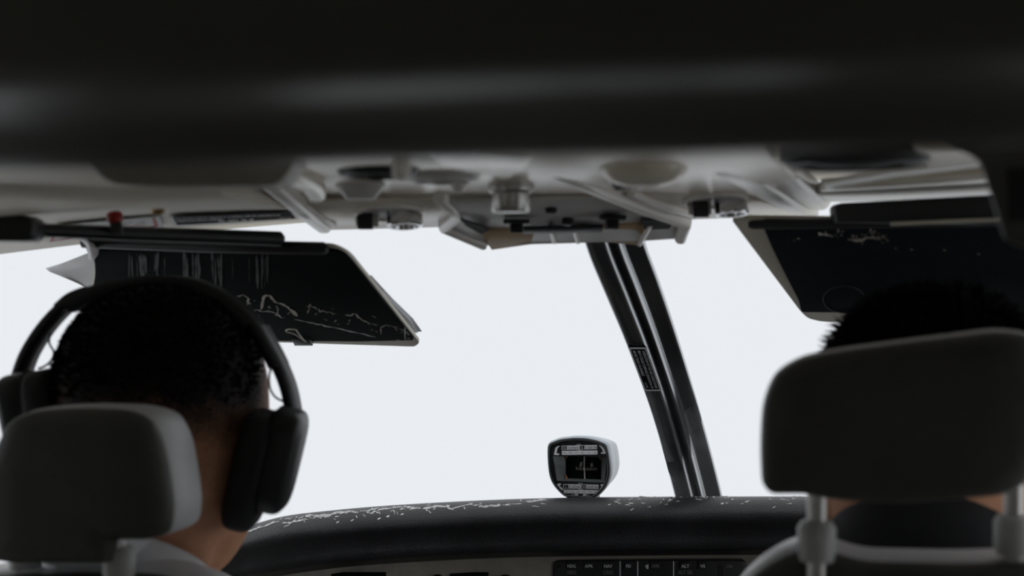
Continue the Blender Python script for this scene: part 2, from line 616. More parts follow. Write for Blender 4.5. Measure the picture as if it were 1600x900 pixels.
def gs_pt(px, s):
    """point on the padded roll: px along, s 0..1 from crest to nose"""
    i = min(range(len(gc)), key=lambda k: abs(gc[k].x - px))
    if gc[i].x > px and i > 0:
        i -= 1
    i = min(i, len(gc) - 2)
    t = (px - gc[i].x) / max(1e-6, gc[i + 1].x - gc[i].x)
    r0, r1 = glare_col(gc[i], gd[i]), glare_col(gc[i + 1], gd[i + 1])
    k = 4 + s * 5
    j = min(int(k), 8)
    f = k - j
    return (r0[j].lerp(r0[j + 1], f)).lerp(r1[j].lerp(r1[j + 1], f), t) + V((0, -.0004, .0006))


def ribbon(pts, wd, nrm):
    """thin worn streak; tapering ribbon facing nrm"""
    pts = [V(p) for p in pts]
    n = len(pts)
    vs, fs = [], []
    for i, p in enumerate(pts):
        t = (pts[min(i + 1, n - 1)] - pts[max(i - 1, 0)]).normalized()
        s = t.cross(nrm).normalized()
        ww = wd * (.25 + random.random()) * (.35 if i in (0, n - 1) else 1) / 2
        vs += [p + s * ww, p - s * ww]
    for i in range(n - 1):
        fs.append((2 * i, 2 * i + 1, 2 * i + 3, 2 * i + 2))
    return vs, fs


random.seed(5)
gn = (CAM + V((0, 0, .9)) - P(800, 790, 1.8)).normalized()
geo = []
px = 345
while px < 850:
    n = random.randint(6, 14)
    s0 = .46 + .05 * math.sin(px * .02) + random.uniform(-.05, .05)
    pts = []
    for k in range(n):
        pts.append(gs_pt(px, min(.95, max(.02, s0))))
        px += random.uniform(2, 5)
        s0 += random.uniform(-.035, .035)
    geo.append(ribbon(pts, random.uniform(.0014, .0042), gn))
    px += random.uniform(-6, 6)
for k in range(75):
    px = random.choice([random.uniform(345, 850), random.uniform(430, 760)])
    s0 = min(.85, max(.05, random.gauss(.47, .10)))
    a = random.uniform(-1, 1)
    l = random.uniform(3, 12)
    pts = [gs_pt(px + l * t * math.cos(a * 1.4), min(.98, max(.01, s0 + (.15 * math.sin(a * 1.4) + random.uniform(-.04, .04)) * t))) for t in (0, .35, .7, 1)]
    geo.append(ribbon(pts, random.uniform(.0008, .0022), gn))
for k in range(70):
    px = random.uniform(940, 1260)
    s0 = min(.9, max(.03, random.gauss(.28, .14)))
    l = random.uniform(2, 9)
    pts = [gs_pt(px + l * t, min(.98, max(.01, s0 + random.uniform(-.04, .04)))) for t in (0, .35, .7, 1)]
    geo.append(ribbon(pts, random.uniform(.0006, .0018), gn))
for px, s0 in ((590, .80), (604, .74), (626, .70), (548, .78), (985, .80), (1207, .74), (368, .9), (1126, .6), (525, .8)):
    pts = [gs_pt(px + 5 * t, s0 - .06 * t) for t in (0, .5, 1)]
    geo.append(ribbon(pts, .0024, gn))
o = add('scuff_marks', join(*geo), M_SCUFF, glare, smooth=False)
o['kind'] = 'stuff'
o['label'] = 'pale scuffs worn into the top edge of the glareshield'

# instrument panel
ip_rows = []
for c, d in zip(gc, gd):
    t = P(c.x, c.z - 10, d - .045)
    if abs(t.x) < .78:
        ip_rows.append([t + V((0, 0, .01)), V((t.x, t.y, .64)), V((t.x, t.y + .02, .64)), t + V((0, .02, .01))])
ipo = thing('instrument_panel', P(900, 960, 1.83), 'beige instrument panel under the black glareshield', 'panel')
add('panel_face', grid(ip_rows, close_v=True, caps=True), M_INSTR, ipo, angle=40)


def ip_d(px):
    i = min(range(len(gc)), key=lambda k: abs(gc[k].x - px))
    return gd[i] - .045


# dark placards and knobs half cut off by the bottom of the picture
for x0, x1, txt in ((484, 602, 'STANDBY AIRSPEED LIMIT'), (704, 763, 'WARNING')):
    d = ip_d((x0 + x1) / 2) - .012
    y0 = 897
    g = prism([P(x0, y0, d), P(x1, y0, d), P(x1, y0 + 22, d), P(x0, y0 + 22, d)], FWD * .012)
    k = add('name_plate', g, M_INK, ipo, smooth=False)
for x in (684, 790):
    d = ip_d(x)
    add('panel_knob', lathe(P(x, 908, d), -FWD, [(.009, 0), (.009, .012), (.007, .016), (.0, .016)], 16), M_BLACKM, ipo)

# mode controller (black panel with labelled keys)
apd = ip_d(1000) - .012
ap = thing('mode_control_panel', P(1007, 985, apd), 'black control panel with HDG, NAV and ALT keys in the instrument panel', 'control panel')
d = apd
out = rounded([(865, 876), (1168, 876), (1168, 985), (865, 985)], 9, 4)
add('faceplate', prism([P(x, y, d) for x, y in out], FWD * .014), M_BLACK, ap, bevel=.0012)
for x, txt, lit in ((893, 'HDG', 1), (920, 'APR', 1), (950, 'NAV', 1), (982, 'FD', 1), (1024, 'XFR', .4), (1071, 'ALT', .6), (1098, 'VS', 1)):
    w_ = 17 if len(txt) > 2 else 14
    k = add('key', prism([P(a, b, d - .0035) for a, b in rounded([(x - w_ / 2, 878), (x + w_ / 2, 878), (x + w_ / 2, 890), (x - w_ / 2, 890)], 2.5, 3)], FWD * .004), M_BLACKM, ap, bevel=.0005)
    add('lettering', text_geo(txt, P(x, 887, d - .0040), RGT, ZA, .0040, width=(12.5 if len(txt) > 2 else 7.5) * d / F_PX, bold=.01), M_WHITE if lit > .5 else M_GREYINK, k, smooth=False)
for x, y, txt, wpx in ((893.5, 897.2, 'HDG', 13), (950.5, 897.2, 'CRS1', 15), (1071.5, 897, 'ALT SEL', 23)):
    add('lettering', text_geo(txt, P(x, y, d - .0006), RGT, ZA, .0048, width=wpx * d / F_PX), M_GREYINK, ap, smooth=False)
add('lettering', text_geo('ON', P(1140, 887, d - .0006), RGT, ZA, .0036), M_GREYINK, ap, smooth=False)
for x in (969, 996.5, 1052.5):
    add('divider_line', prism([P(x - .7, 877, d - .0005), P(x + .7, 877, d - .0005), P(x + .7, 975, d - .0005), P(x - .7, 975, d - .0005)], FWD * .0004), M_WHITE, ap, smooth=False)
add('indicator_arrow', prism([P(1008, 884.5, d - .001), P(1013.5, 881, d - .001), P(1013.5, 888.5, d - .001), P(1011, 889.5, d - .001)], FWD * .0009), M_WHITE, ap, smooth=False)
for x in (893, 950, 1024, 1071):
    y = 912 if x != 1024 else 903
    add('rotary_knob', lathe(P(x, y, d), -FWD, [(.0075, 0), (.0075, .004), (.0055, .006), (.005, .016), (.004, .018), (0, .018)] if x != 1024 else [(.003, 0), (.003, .006), (.002, .010), (0, .011)], 18), M_STEEL if x == 1024 else M_BLACKM, ap)
for x in (873,):
    add('screw', lathe(P(x, 884, d), -FWD, [(.0026, 0), (.0026, .0006), (.0018, .0012), (0, .0012)], 14), M_BLACK, ap)
add('slot', prism([P(1122, 883, d - .0008), P(1130, 883, d - .0008), P(1130, 960, d - .0008), P(1122, 960, d - .0008)], FWD * .0007), M_NEARBLACK, ap, smooth=False)

# centre pedestal between the seats, unseen, added to bounce light upward
pd_ = thing('center_pedestal', V((-.04, 1.58, 0)), 'beige centre pedestal between the seats, unseen, added to bounce light', 'console')
add('pedestal_body', prism([V((-.12, y, z)) for y, z in ((1.46, 0), (1.46, .50), (1.49, .55), (1.62, .61), (1.70, .61), (1.70, 0))], V((.16, 0, 0))), M_PANEL, pd_, bevel=.008)
for k_, (x_, y_) in enumerate(((-.08, 1.53), (-.04, 1.53), (.0, 1.53))):
    add('lever', tube([V((x_, y_, .55)), V((x_, y_ + .02, .62)), V((x_, y_ + .015, .645))], [.006, .006, .012], 12), M_BLACK, pd_)

# ================================================================== MAGNETIC COMPASS
CD = 1.84
S = CD / F_PX
co = P(907, 731, CD)
comp = thing('magnetic_compass', P(907, 779, CD) + V((0, .04, 0)), 'blue-grey magnetic compass standing on the glareshield', 'compass')


def cf(cx, cy, dy=0.0):
    """crop coordinates (7.5 per pixel) on the compass face, dy behind the face"""
    return co + XA * ((cx - 502) / 7.5 * S / .97) + ZA * (-(cy - 450) / 7.5 * S) + YA * dy


outl = [(116, 170), (250, 112), (420, 88), (560, 88), (700, 112), (812, 158), (835, 260), (850, 400), (852, 500), (835, 590), (790, 680),
        (730, 750), (660, 808), (320, 808), (250, 750), (180, 670), (140, 590), (122, 500), (112, 380), (108, 260)]
outl = rounded(outl, 40, 3)
cxm, cym = 484, 470


def ring(sc, dy, sy=None):
    sy = sc if sy is None else sy
    return [cf(cxm + (x - cxm) * sc, 500 + (y - 500) * sy if sy != sc else cym + (y - cym) * sc, dy) for x, y in outl]


add('housing', grid([ring(.93, .030), ring(.93, .006), ring(.97, .001), ring(1.0, .004), ring(1.01, .012), ring(1.0, .025, .985), ring(.985, .038, .955), ring(.975, .042, .94), ring(.985, .048, .93), ring(.99, .066, .87), ring(.95, .080, .80),
                     ring(.80, .088, .66), ring(.3, .090), ring(.02, .088)], close_v=True), M_COMP, comp, angle=60)
bz = add('bezel', grid([ring(.965, .004), ring(.965, -.0015), ring(.94, -.003), ring(.90, -.002), ring(.885, .002), ring(.885, .004)], close_v=True), M_COMPF, comp, angle=50)
add('bezel_line', grid([ring(.925, -.0030), ring(.905, -.0027)], close_v=True), M_COMPG, bz)
# face plate with a real window opening
win = [(182, 318), (800, 318), (780, 612), (228, 612)]
hole = rounded(win, 15, 3)
fp_o = ring(.89, .0005)
def cast(poly, a):
    c0, s0 = math.cos(a), math.sin(a)
    best = None
    for i in range(len(poly)):
        (x1, y1), (x2, y2) = poly[i], poly[(i + 1) % len(poly)]
        x1, x2, y1, y2 = x1 - 490, x2 - 490, y1 - 465, y2 - 465
        den = c0 * (y2 - y1) - s0 * (x2 - x1)
        if abs(den) < 1e-9:
            continue
        t = (x1 * (y2 - y1) - y1 * (x2 - x1)) / den
        u = (x1 * s0 - y1 * c0) / den
        if t > 0 and -1e-6 <= u <= 1 + 1e-6:
            best = t if best is None else max(best, t)
    return (490 + c0 * best, 465 + s0 * best)


oin = [(cxm + (x - cxm) * .89, cym + (y - cym) * .89) for x, y in outl]
ang = [2 * math.pi * k / 96 for k in range(96)] + [math.atan2(y - 465, x - 490) % (2 * math.pi) for x, y in win]
ang.sort()
add('face_plate', grid([[cf(*cast(oin, a), .0005) for a in ang], [cf(*cast(win, a), .0005) for a in ang]], close_v=True), M_COMPF, comp, smooth=False)
# sloped reveals of the window and the dark bowl behind
inr = [(308, 318), (728, 318), (724, 590), (312, 590)]
for a, b in ((0, 3), (1, 2)):
    add('window_reveal', ([cf(*win[a], .0008), cf(*win[b], .0008), cf(*inr[b], .010), cf(*inr[a], .010)], [(0, 1, 2, 3)]), M_COMPG, comp, smooth=False)
add('window_reveal', ([cf(*win[3], .0008), cf(*win[2], .0008), cf(*inr[2], .010), cf(*inr[3], .010)], [(0, 1, 2, 3)]), M_COMPG, comp, smooth=False)
add('window_reveal', ([cf(*win[0], .0008), cf(*win[1], .0008), cf(*inr[1], .010), cf(*inr[0], .010)], [(0, 1, 2, 3)]), M_COMPF, comp, smooth=False)
# drum card
rows = []
for k in range(13):
    u = k / 12
    xx = 300 + 440 * u
    dy = .0125 + .010 * (2 * u - 1) ** 2
    rows.append([cf(xx, 300, dy), cf(xx, 610, dy)])
card = add('compass_card', grid(rows), M_INK, comp)
card['label'] = 'black compass card reading E and 6'


def cdy(xx):
    u = (xx - 300) / 440
    return .0125 + .010 * (2 * u - 1) ** 2 - .0006


geo = [text_geo('E', cf(485, 448, cdy(485)), V((1, 0, 0)), V((.15, 0, 1)), 50 / 7.5 * S, bold=.005),
       text_geo('6', cf(608, 448, cdy(608)), V((1, 0, 0)), V((.1, 0, 1)), 50 / 7.5 * S, bold=.005)]
for k, xx in enumerate(range(430, 680, 21)):
    h = 24 if k % 2 else 34
    geo.append(([cf(xx - 3, 490, cdy(xx)), cf(xx + 4, 490, cdy(xx)), cf(xx + 6, 490 - h, cdy(xx)), cf(xx - 1, 490 - h, cdy(xx))], [(0, 1, 2, 3)]))
add('lettering', join(*geo), M_CREAM, card, smooth=False)
add('lubber_line', prism([cf(527, 305, .008), cf(538, 305, .008), cf(534, 450, .008), cf(545, 592, .008), cf(533, 592, .008), cf(526, 450, .008)], YA * .001), M_CREAM, comp, smooth=False)
for pts in ([(310, 360), (322, 335), (345, 314), (356, 314), (335, 338), (318, 364)], [(690, 314), (712, 330), (727, 355), (722, 358), (706, 336), (684, 318)],
            [(312, 545), (325, 560), (350, 605), (325, 605), (314, 580)]):
    add('corner_clamp', prism([cf(x, y, .0075) for x, y in pts], YA * .002), M_ORANGE, comp, smooth=False)


def cards(x0, y0, x1, y1, sk, cells, inverted=True, white=None):
    """correction card strip with boxed headings"""
    q = lambda u, v: (x0 + (x1 - x0) * u, y0 + (y1 - y0) * v + sk * u)
    st = add('correction_card', prism([cf(*q(0, 0), -.0002), cf(*q(1, 0), -.0002), cf(*q(1, 1), -.0002), cf(*q(0, 1), -.0002)], YA * .0006), M_WHITE, comp, smooth=False)
    n = len(cells)
    boxes, tw, tb = [], [], []
    for i, c in enumerate(cells):
        ua, ub = (i + .12) / n, (i + .88) / n
        hgt = abs(y1 - y0) * (.52 if inverted else .5) / 7.5 * S
        base = cf(*q((ua + ub) / 2, .80 if inverted else .74), -.0010)
        if inverted and c in 'NESW':
            boxes.append(([cf(*q(ua, .1), -.0007), cf(*q(ub, .1), -.0007), cf(*q(ub, .9), -.0007), cf(*q(ua, .9), -.0007)], [(0, 1, 2, 3)]))
            tw.append(text_geo(c, base, XA, ZA, hgt))
        else:
            wd = (x1 - x0) / n * .70 / 7.5 * S
            tb.append(text_geo(c, base, XA, ZA, hgt, width=wd))
            if inverted:
                for (a, b, c_, d_) in ((.02, .0, .06, 1), (.94, 0, .98, 1)):
                    boxes.append(([cf(*q((i + a) / n, .1), -.0007), cf(*q((i + c_) / n, .1), -.0007), cf(*q((i + c_) / n, .9), -.0007), cf(*q((i + a) / n, .9), -.0007)], [(0, 1, 2, 3)]))
    if boxes:
        add('heading_box', join(*boxes), M_INK, st, smooth=False)
    for g_ in tw:
        add('lettering', g_, M_WHITE, st, smooth=False)
    if tb:
        add('lettering', join(*tb), M_INK if inverted else M_GREYINK, st, smooth=False)


cards(284, 198, 694, 246, -22, ['N', '30', '60', 'E', '120', '150'])
cards(286, 258, 698, 304, -18, ['000', '028', '059', '090', '119', '150'], False)
cards(302, 648, 712, 698, -8, ['S', '210', '240', 'W', '300', '330'])
cards(306, 712, 712, 754, -6, ['179', '209', '240', '272', '302', '331'], False)
geo = [text_geo('FOR', cf(484, 186, -.0003), XA, ZA, 15 / 7.5 * S, width=50 / 7.5 * S), text_geo('STEER', cf(490, 252, -.0003), XA, ZA, 13 / 7.5 * S, width=60 / 7.5 * S),
       text_geo('FOR', cf(502, 640, -.0003), XA, ZA, 15 / 7.5 * S, width=50 / 7.5 * S), text_geo('STEER', cf(505, 708, -.0003), XA, ZA, 12 / 7.5 * S, width=60 / 7.5 * S),
       text_geo('ON', cf(410, 782, -.0008), XA, ZA, 20 / 7.5 * S, width=34 / 7.5 * S), text_geo('NO', cf(595, 780, -.0008), XA, ZA, 20 / 7.5 * S, width=34 / 7.5 * S),
       text_geo('RADIO', cf(512, 802, -.0008), XA, ZA, 17 / 7.5 * S, width=76 / 7.5 * S)]
for g_ in geo:
    add('lettering', g_, M_WHITE, comp, smooth=False)
for x in (455, 552):
    add('blank_box', ([cf(x - 20, 758, -.0008), cf(x + 20, 756, -.0008), cf(x + 20, 784, -.0008), cf(x - 20, 786, -.0008)], [(0, 1, 2, 3)]), M_WHITE, comp, smooth=False)
for pts in ([(240, 200), (262, 205), (236, 225), (222, 288), (256, 290), (252, 308), (194, 305), (210, 225)],
            [(712, 180), (735, 182), (768, 210), (792, 262), (786, 278), (738, 276), (740, 262), (764, 258), (746, 216)],
            [(228, 650), (270, 640), (276, 655), (256, 668), (300, 705), (292, 722), (266, 700)],
            [(735, 634), (775, 632), (772, 650), (738, 704), (718, 712), (722, 694), (748, 656), (732, 652)]):
    add('bracket_mark', prism([cf(x, y, -.0003) for x, y in pts], YA * .0006), M_WHITE, comp, smooth=False)
add('mounting_foot', prism([cf(330, 770, .006), cf(640, 770, .006), cf(650, 900, .006), cf(320, 900, .006)], YA * .045), M_COMPF, comp, bevel=.002)

# ================================================================== OVERHEAD PANEL
op = thing('overhead_panel', P(880, 385, 1.25), 'beige overhead switch panel with lamps and knobs above the windshield', 'panel')
OZ = V((0, 0, 1))


def plate(name, pts, th, m, parent=None, bevel=.0025):
    return add(name, prism([P(*p) for p in pts], OZ * th), m, parent or op, bevel=bevel, bseg=3)


# recessed upper tray
plate('upper_tray', [(395, 243, .78), (1180, 222, .78), (1262, 296, 1.14), (1200, 318, 1.24), (520, 318, 1.24), (425, 300, 1.10)], .02, M_PANEL)
# left lower section, right lower section
plate('left_section', [(455, 318, 1.13), (690, 311, 1.13), (722, 336, 1.18), (694, 355.5, 1.24), (512, 361, 1.24), (495, 356, 1.232)], .010, M_PANEL)
plate('right_section', [(955, 305, 1.12), (1150, 297, 1.12), (1252, 338, 1.24), (1072, 344, 1.24), (1000, 322, 1.17)], .010, M_PANEL)
# centre pod: shallow tray hanging lower
plate('center_pod', [(692, 318, 1.13), (1000, 308, 1.13), (1076, 348, 1.225), (1066, 374, 1.255), (1000, 378, 1.262), (760, 386, 1.265), (742, 380, 1.262), (692, 355, 1.235), (716, 338, 1.18)], .012, M_PANEL2)


def rail(name, pts, wpx, th, m=M_RIM, bevel=.002):
    """raised rail following pixels+depth; wpx half width in metres"""
    path = [P(*p) for p in pts]
    vs = []
    rows = []
    n = len(path)
    for i, p in enumerate(path):
        t = (path[min(i + 1, n - 1)] - path[max(i - 1, 0)]).normalized()
        s = t.cross(OZ).normalized()
        rows.append([p - s * wpx - OZ * th * .2, p - s * wpx * .6 - OZ * th, p + s * wpx * .6 - OZ * th, p + s * wpx - OZ * th * .2, p + s * wpx + OZ * .010, p - s * wpx + OZ * .010])
    return add(name, grid(rows, close_v=True, caps=True), m, op, bevel=bevel, angle=50)


rail('left_rail', [(418, 286, 1.02), (470, 330, 1.14), (507, 358, 1.235)], .0065, .004)
rail('left_rail', [(470, 318, 1.13), (500, 340, 1.19), (520, 352, 1.22)], .004, .002)
rail('right_rail', [(1095, 244, .90), (1160, 280, 1.03), (1262, 336, 1.235)], .010, .004)
rail('right_rail', [(1165, 232, .90), (1210, 262, 1.02), (1276, 318, 1.20)], .012, .006)
rail('center_rail', [(686, 308, 1.12), (716, 335, 1.18), (694, 356, 1.235), (757, 383, 1.262)], .0055, .005)
rail('center_rail', [(860, 264, .98), (935, 297, 1.08), (965, 310, 1.12), (1010, 328, 1.17), (1072, 349, 1.222), (1063, 374, 1.255)], .0055, .005)
rail('center_rail', [(985, 303, 1.11), (1020, 318, 1.15), (1085, 338, 1.21)], .004, .003)
# aft shadow-side step where the lower sections begin
for a, b in (((455, 318, 1.13), (705, 311, 1.13)), ((705, 316, 1.13), (965, 308, 1.13)), ((1040, 302, 1.12), (1215, 296, 1.12))):
    p, q = P(*a), P(*b)
    add('step_edge', prism([p, q, q + OZ * .014, p + OZ * .014], FWD * .012), M_PANEL, op, bevel=.0015)

# planes of the sections, so that fittings sit on them
PL_L = Plane(P(455, 318, 1.13), P(690, 311, 1.13), P(512, 361, 1.24))
PL_R = Plane(P(1040, 302, 1.12), P(1150, 297, 1.12), P(1252, 338, 1.24))
PL_C = Plane(P(692, 318, 1.13), P(1000, 308, 1.13), P(760, 386, 1.265))
PL_T = Plane(P(395, 243, .78), P(1180, 222, .78), P(520, 318, 1.24))


def lampset(pl, cx, cy, tx, bx, k=1.0):
    nrm = pl.n
    c = pl.at(cx, cy)
    r = add('lamp_bezel', lathe(c, nrm, [(.021 * k, -.002), (.0295 * k, .0), (.0292 * k, .0018), (.0265 * k, .0028), (.0235 * k, .0020), (.021 * k, .0004)], 40, xdir=XA), M_RIM, op)
    add('lamp_well', lathe(c, nrm, [(.0225 * k, .0006), (.021 * k, .0012), (.0, .0012)], 30, xdir=XA), M_PANEL2, r)
    b = pl.at(bx, cy)
    add('lamp_barrel', lathe(b, nrm, [(.0150 * k, -.001), (.0150 * k, .0115), (.0140 * k, .0128), (.012 * k, .0128), (.011 * k, .008), (0, .008)], 36, xdir=XA), M_CHROME, op)
    t = pl.at(tx, cy + 2)
    add('toggle_switch', prism([t + RGT * x + FWD * y for x, y in rounded([(-.0066, -.006), (.0066, -.006), (.0056, .006), (-.0056, .006)], .002, 3)], V((.001, 0, -.0135))), M_BLACK, op, bevel=.001)
    add('toggle_guard', prism([t + RGT * x + FWD * y for x, y in rounded([(-.009, .006), (.010, .006), (.010, .010), (-.009, .010)], .001, 2)], V((.001, 0, -.011))), M_RIM, op, bevel=.0008)


lampset(PL_L, 609, 331, 570, 632)
lampset(PL_R, 1117, 312, 1093, 1142, .92)
# hanging barrel knob
kb = P(798, 296, 1.04)
add('barrel_knob', lathe(kb, V((0, 0, -1)), [(.0165, -.006), (.0175, -.002), (.017, .001), (.0140, .003), (.0140, .0155), (.013, .017), (0, .017)], 30), M_STEEL, op)
# dome lamp, cone lamp, gaspers
add('dome_lamp', lathe(P(1005, 252, .92), V((0, 0, -1)), [(.030, -.004), (.030, .002), (.0275, .008), (.021, .0135), (.012, .0165), (0, .017)], 36), M_PANEL, op)
add('dome_knob', lathe(P(975, 276, 1.02), V((.15, 0, -1)), [(.011, 0), (.010, .006), (.0085, .009), (0, .0095)], 20), M_BLACK, op)
add('knob_tip', lathe(P(994, 284, 1.02), V((.2, 0, -1)), [(.0035, 0), (.0045, .003), (.003, .006), (0, .006)], 16), M_RIM, op)
add('cone_lamp', lathe(P(563, 282, 1.03), V((0, 0, -1)), [(.021, -.003), (.019, .003), (.011, .013), (.010, .014), (0, .0125)], 30), M_PANEL2, op)
for x, y, d, m in ((590, 259, .90, M_NEARBLACK), (690, 268, .95, M_PANEL2)):
    g = add('air_outlet', lathe(P(x, y - 6, d), V((0, 0, -1)), [(.027, -.004), (.027, .004), (.024, .009), (.020, .010), (.0165, .006), (.014, .002), (0, .001)], 36), M_BLACK if m is M_NEARBLACK else M_PANEL2, op)
    add('outlet_nozzle', lathe(P(x, y - 4, d), V((.1, -.2, -1)), [(.0125, -.002), (.0125, .006), (.009, .009), (.006, .005), (0, .004)], 24), m, g)
for x, y, d in ((627, 262, .93), (716, 284, 1.0)):
    add('highlight_blob', superell(PL_T.at(x, y, .004), RGT, FWD, OZ, .0058, .0058, .0080, .8, 1, 10, 16), M_RIM, op)  # pale blobs painted in for bright highlights on the curved fittings
# box lamp housing
add('lamp_housing', prism([PL_T.at(x, y, .007) for x, y in ((640, 238), (838, 246), (826, 266), (795, 281), (690, 262))], OZ * .012), M_PANEL, op, bevel=.004, bseg=3)
# centre pod details
for x, y in ((807, 343), (957, 337)):
    p = PL_C.at(x, y)
    lt = add('latch', prism([p + RGT * a + FWD * b for a, b in ((-.011, -.012), (.011, -.012), (.011, .012), (-.011, .012))], V((0, 0, -.004))), M_BLACK, op, bevel=.001)
    add('latch_lever', prism([p + RGT * a + FWD * b for a, b in ((-.005, -.006), (.005, -.006), (.006, .012), (-.006, .012))], V((0, 0, -.011))), M_BLACKM, lt, bevel=.001)
for x, y, d in ((861, 329, 1.17), (887, 347, 1.215)):
    add('screw', lathe(PL_C.at(x, y), V((0, -.15, -1)), [(.005, -.003), (.005, .0015), (.003, .003), (0, .003)], 16), M_BLACK, op)
bar = add('warning_bar', prism([PL_C.at(*p) for p in ((818, 353), (942, 350), (942, 358), (818, 361))], V((0, 0, -.003))), M_BLACK, op, bevel=.0008)
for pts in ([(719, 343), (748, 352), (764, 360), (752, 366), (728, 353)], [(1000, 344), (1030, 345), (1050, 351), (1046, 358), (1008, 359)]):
    add('pod_wedge', prism([PL_C.at(x, y, .0006) for x, y in pts], OZ * .0015), M_NEARBLACK, op, smooth=False)  # flat black wedges laid on the lower corners of the pod
for pts in ([(748, 361, 1.215), (862, 354, 1.215), (866, 377, 1.262), (830, 380, 1.268), (768, 391, 1.275)], [(896, 355, 1.215), (1018, 350, 1.215), (999, 384, 1.275), (950, 379, 1.27), (900, 378, 1.268)]):
    f = add('tan_flap', prism([P(*p) for p in pts], V((0, 0, .003))), M_FLAP, op, bevel=.0008)
for a, b in (((860, 356, 1.213), (866, 378, 1.258)), ((897, 357, 1.213), (903, 378, 1.258)), ((1016, 352, 1.213), (999, 382, 1.268))):
    add('flap_edge', tube([P(*a), P(*b)], .0022, 8), M_RIM, op)
# shaded aft housing to the left of the tray
hs = rounded([(120, 236), (470, 232), (452, 268), (432, 290), (250, 291), (170, 288)], 22, 4)
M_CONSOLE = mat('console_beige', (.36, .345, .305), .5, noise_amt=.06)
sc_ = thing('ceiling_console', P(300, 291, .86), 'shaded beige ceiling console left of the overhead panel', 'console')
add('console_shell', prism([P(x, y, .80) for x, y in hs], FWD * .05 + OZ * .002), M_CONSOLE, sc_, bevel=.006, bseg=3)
add('console_handle', tube(catmull([P(400, 256, .84), P(430, 262, .86), P(462, 274, .90), P(488, 288, .96), P(494, 300, 1.0)], 5), .0075, 14), M_PANEL, sc_)

# ------------------------------------------------ right ceiling trim
rt = thing('ceiling_vent_trim', P(1400, 314, 1.10), 'layered beige ceiling trim above the right sun visor', 'trim')


def strip(name, q, m, th=.008, parent=rt):
    return add(name, prism([P(*p) for p in q], FWD * .004 + OZ * th), m, parent, bevel=.0012)


strip('front_strip', [(1278, 301, 1.12), (1575, 286, 1.04), (1577, 309, 1.10), (1282, 316.5, 1.18)], M_RIM)
strip('middle_strip', [(1284, 295, 1.07), (1570, 268, .99), (1575, 284, 1.03), (1282, 300, 1.11)], M_PANEL)
strip('upper_strip', [(1285, 290, 1.00), (1395, 268, .93), (1530, 252, .90), (1532, 262, .925), (1400, 278, .96), (1290, 297, 1.05)], M_RIM, .004)
strip('corner_block', [(1425, 232, .80), (1500, 234, .80), (1528, 252, .88), (1450, 262, .92)], M_PANEL)
sp = add('speaker_recess', lathe(P(1335, 246, .86), V((0, 0, -1)), [(.045, -.01), (.045, .002), (.040, .005), (.034, .002), (0, .001)], 36), M_BLACK, rt)
add('speaker_grille', lathe(P(1335, 247, .86), V((0, 0, -1)), [(.030, .0), (.024, .004), (0, .006)], 30), M_NEARBLACK, rt)
# right-hand frame in shadow with a dark switch recess
fr = thing('side_frame', P(1600, 400, .70), 'dark vertical frame at the right edge with black switch recess', 'frame')
add('frame_body', prism([P(x, y, .70) for x, y in ((1440, 180), (1470, 226), (1526, 246), (1540, 290), (1566, 372), (1580, 385), (1760, 400), (1760, 180))], FWD * .05 + RGT * .03), M_HEADER, fr, bevel=.004)
add('switch_recess', prism([P(x, y, .697) for x, y in rounded([(1578, 262), (1680, 262), (1680, 346), (1578, 346)], 6, 3)], FWD * .004), M_NEARBLACK, fr, bevel=.001)

# ================================================================== LEFT HEADLINER DETAILS
# raised padded strip with shadow seam
seam = catmull([on_headliner(-120, 342), on_headliner(40, 331), on_headliner(130, 325), on_headliner(190, 321.5), on_headliner(250, 321), on_headliner(340, 322), on_headliner(470, 322)], 6)
rows = []
for i, p in enumerate(seam):
    back = V((0, -.14, 0))
    rows.append([p + V((0, .001, .003)), p + V((0, 0, -.0005)), p + V((0, -.003, -.0025)), p + V((0, -.012, -.0032)), p + V((0, -.08, -.003)), p + V((0, -.14, .000)), p + V((0, -.15, .004))])
hp = add('headliner_pad', grid(rows, close_v=True, caps=True), M_HEADL, None, angle=60)
tag(hp, 'raised beige headliner pad with curved seam behind the red knob', 'pad')
# certificate placard (black with white border)
def hq(q, off):
    return [on_headliner(x, y, 0, off) for x, y in q]


pc = thing('certificate_placard', on_headliner(370, 345), 'black placard with white border reading DAY NIGHT VFR IFR', 'placard')
A = [(264, 339.5), (457, 332), (468, 343.5), (273, 355)]
add('placard_base', prism(hq(A, .0012), OZ * .001), M_WHITE, pc, smooth=False)
a, b, c, dd = [V(p) for p in hq(A, .0016)]


def cq(u, v, off=0):
    return a.lerp(b, u).lerp(dd.lerp(c, u), v) - OZ * off


add('placard_field', prism([cq(.03, -.02), cq(.985, -.02), cq(.978, .80), cq(.028, .80)], OZ * .0003), M_INK, pc, smooth=False)
ux, uy = (b - a), (a - dd)
H = uy.length
geo = [text_geo('This airplane must be operated in compliance with the operating limits', cq(.04, .20, .0004), ux, uy, H * .17, 'LEFT', width=ux.length * .86, bold=.012),
       text_geo('original airworthiness certificate:', cq(.04, .44, .0004), ux, uy, H * .17, 'LEFT', width=ux.length * .38, bold=.012),
       text_geo('DAY - NIGHT - VFR - IFR', cq(.50, .72, .0004), ux, uy, H * .21, 'CENTER', width=ux.length * .30, bold=.02),
       text_geo('500.50.12.295', cq(.90, .68, .0004), ux, uy, H * .12, 'CENTER', width=ux.length * .09)]
add('lettering', join(*geo), M_WHITE, pc, smooth=False)
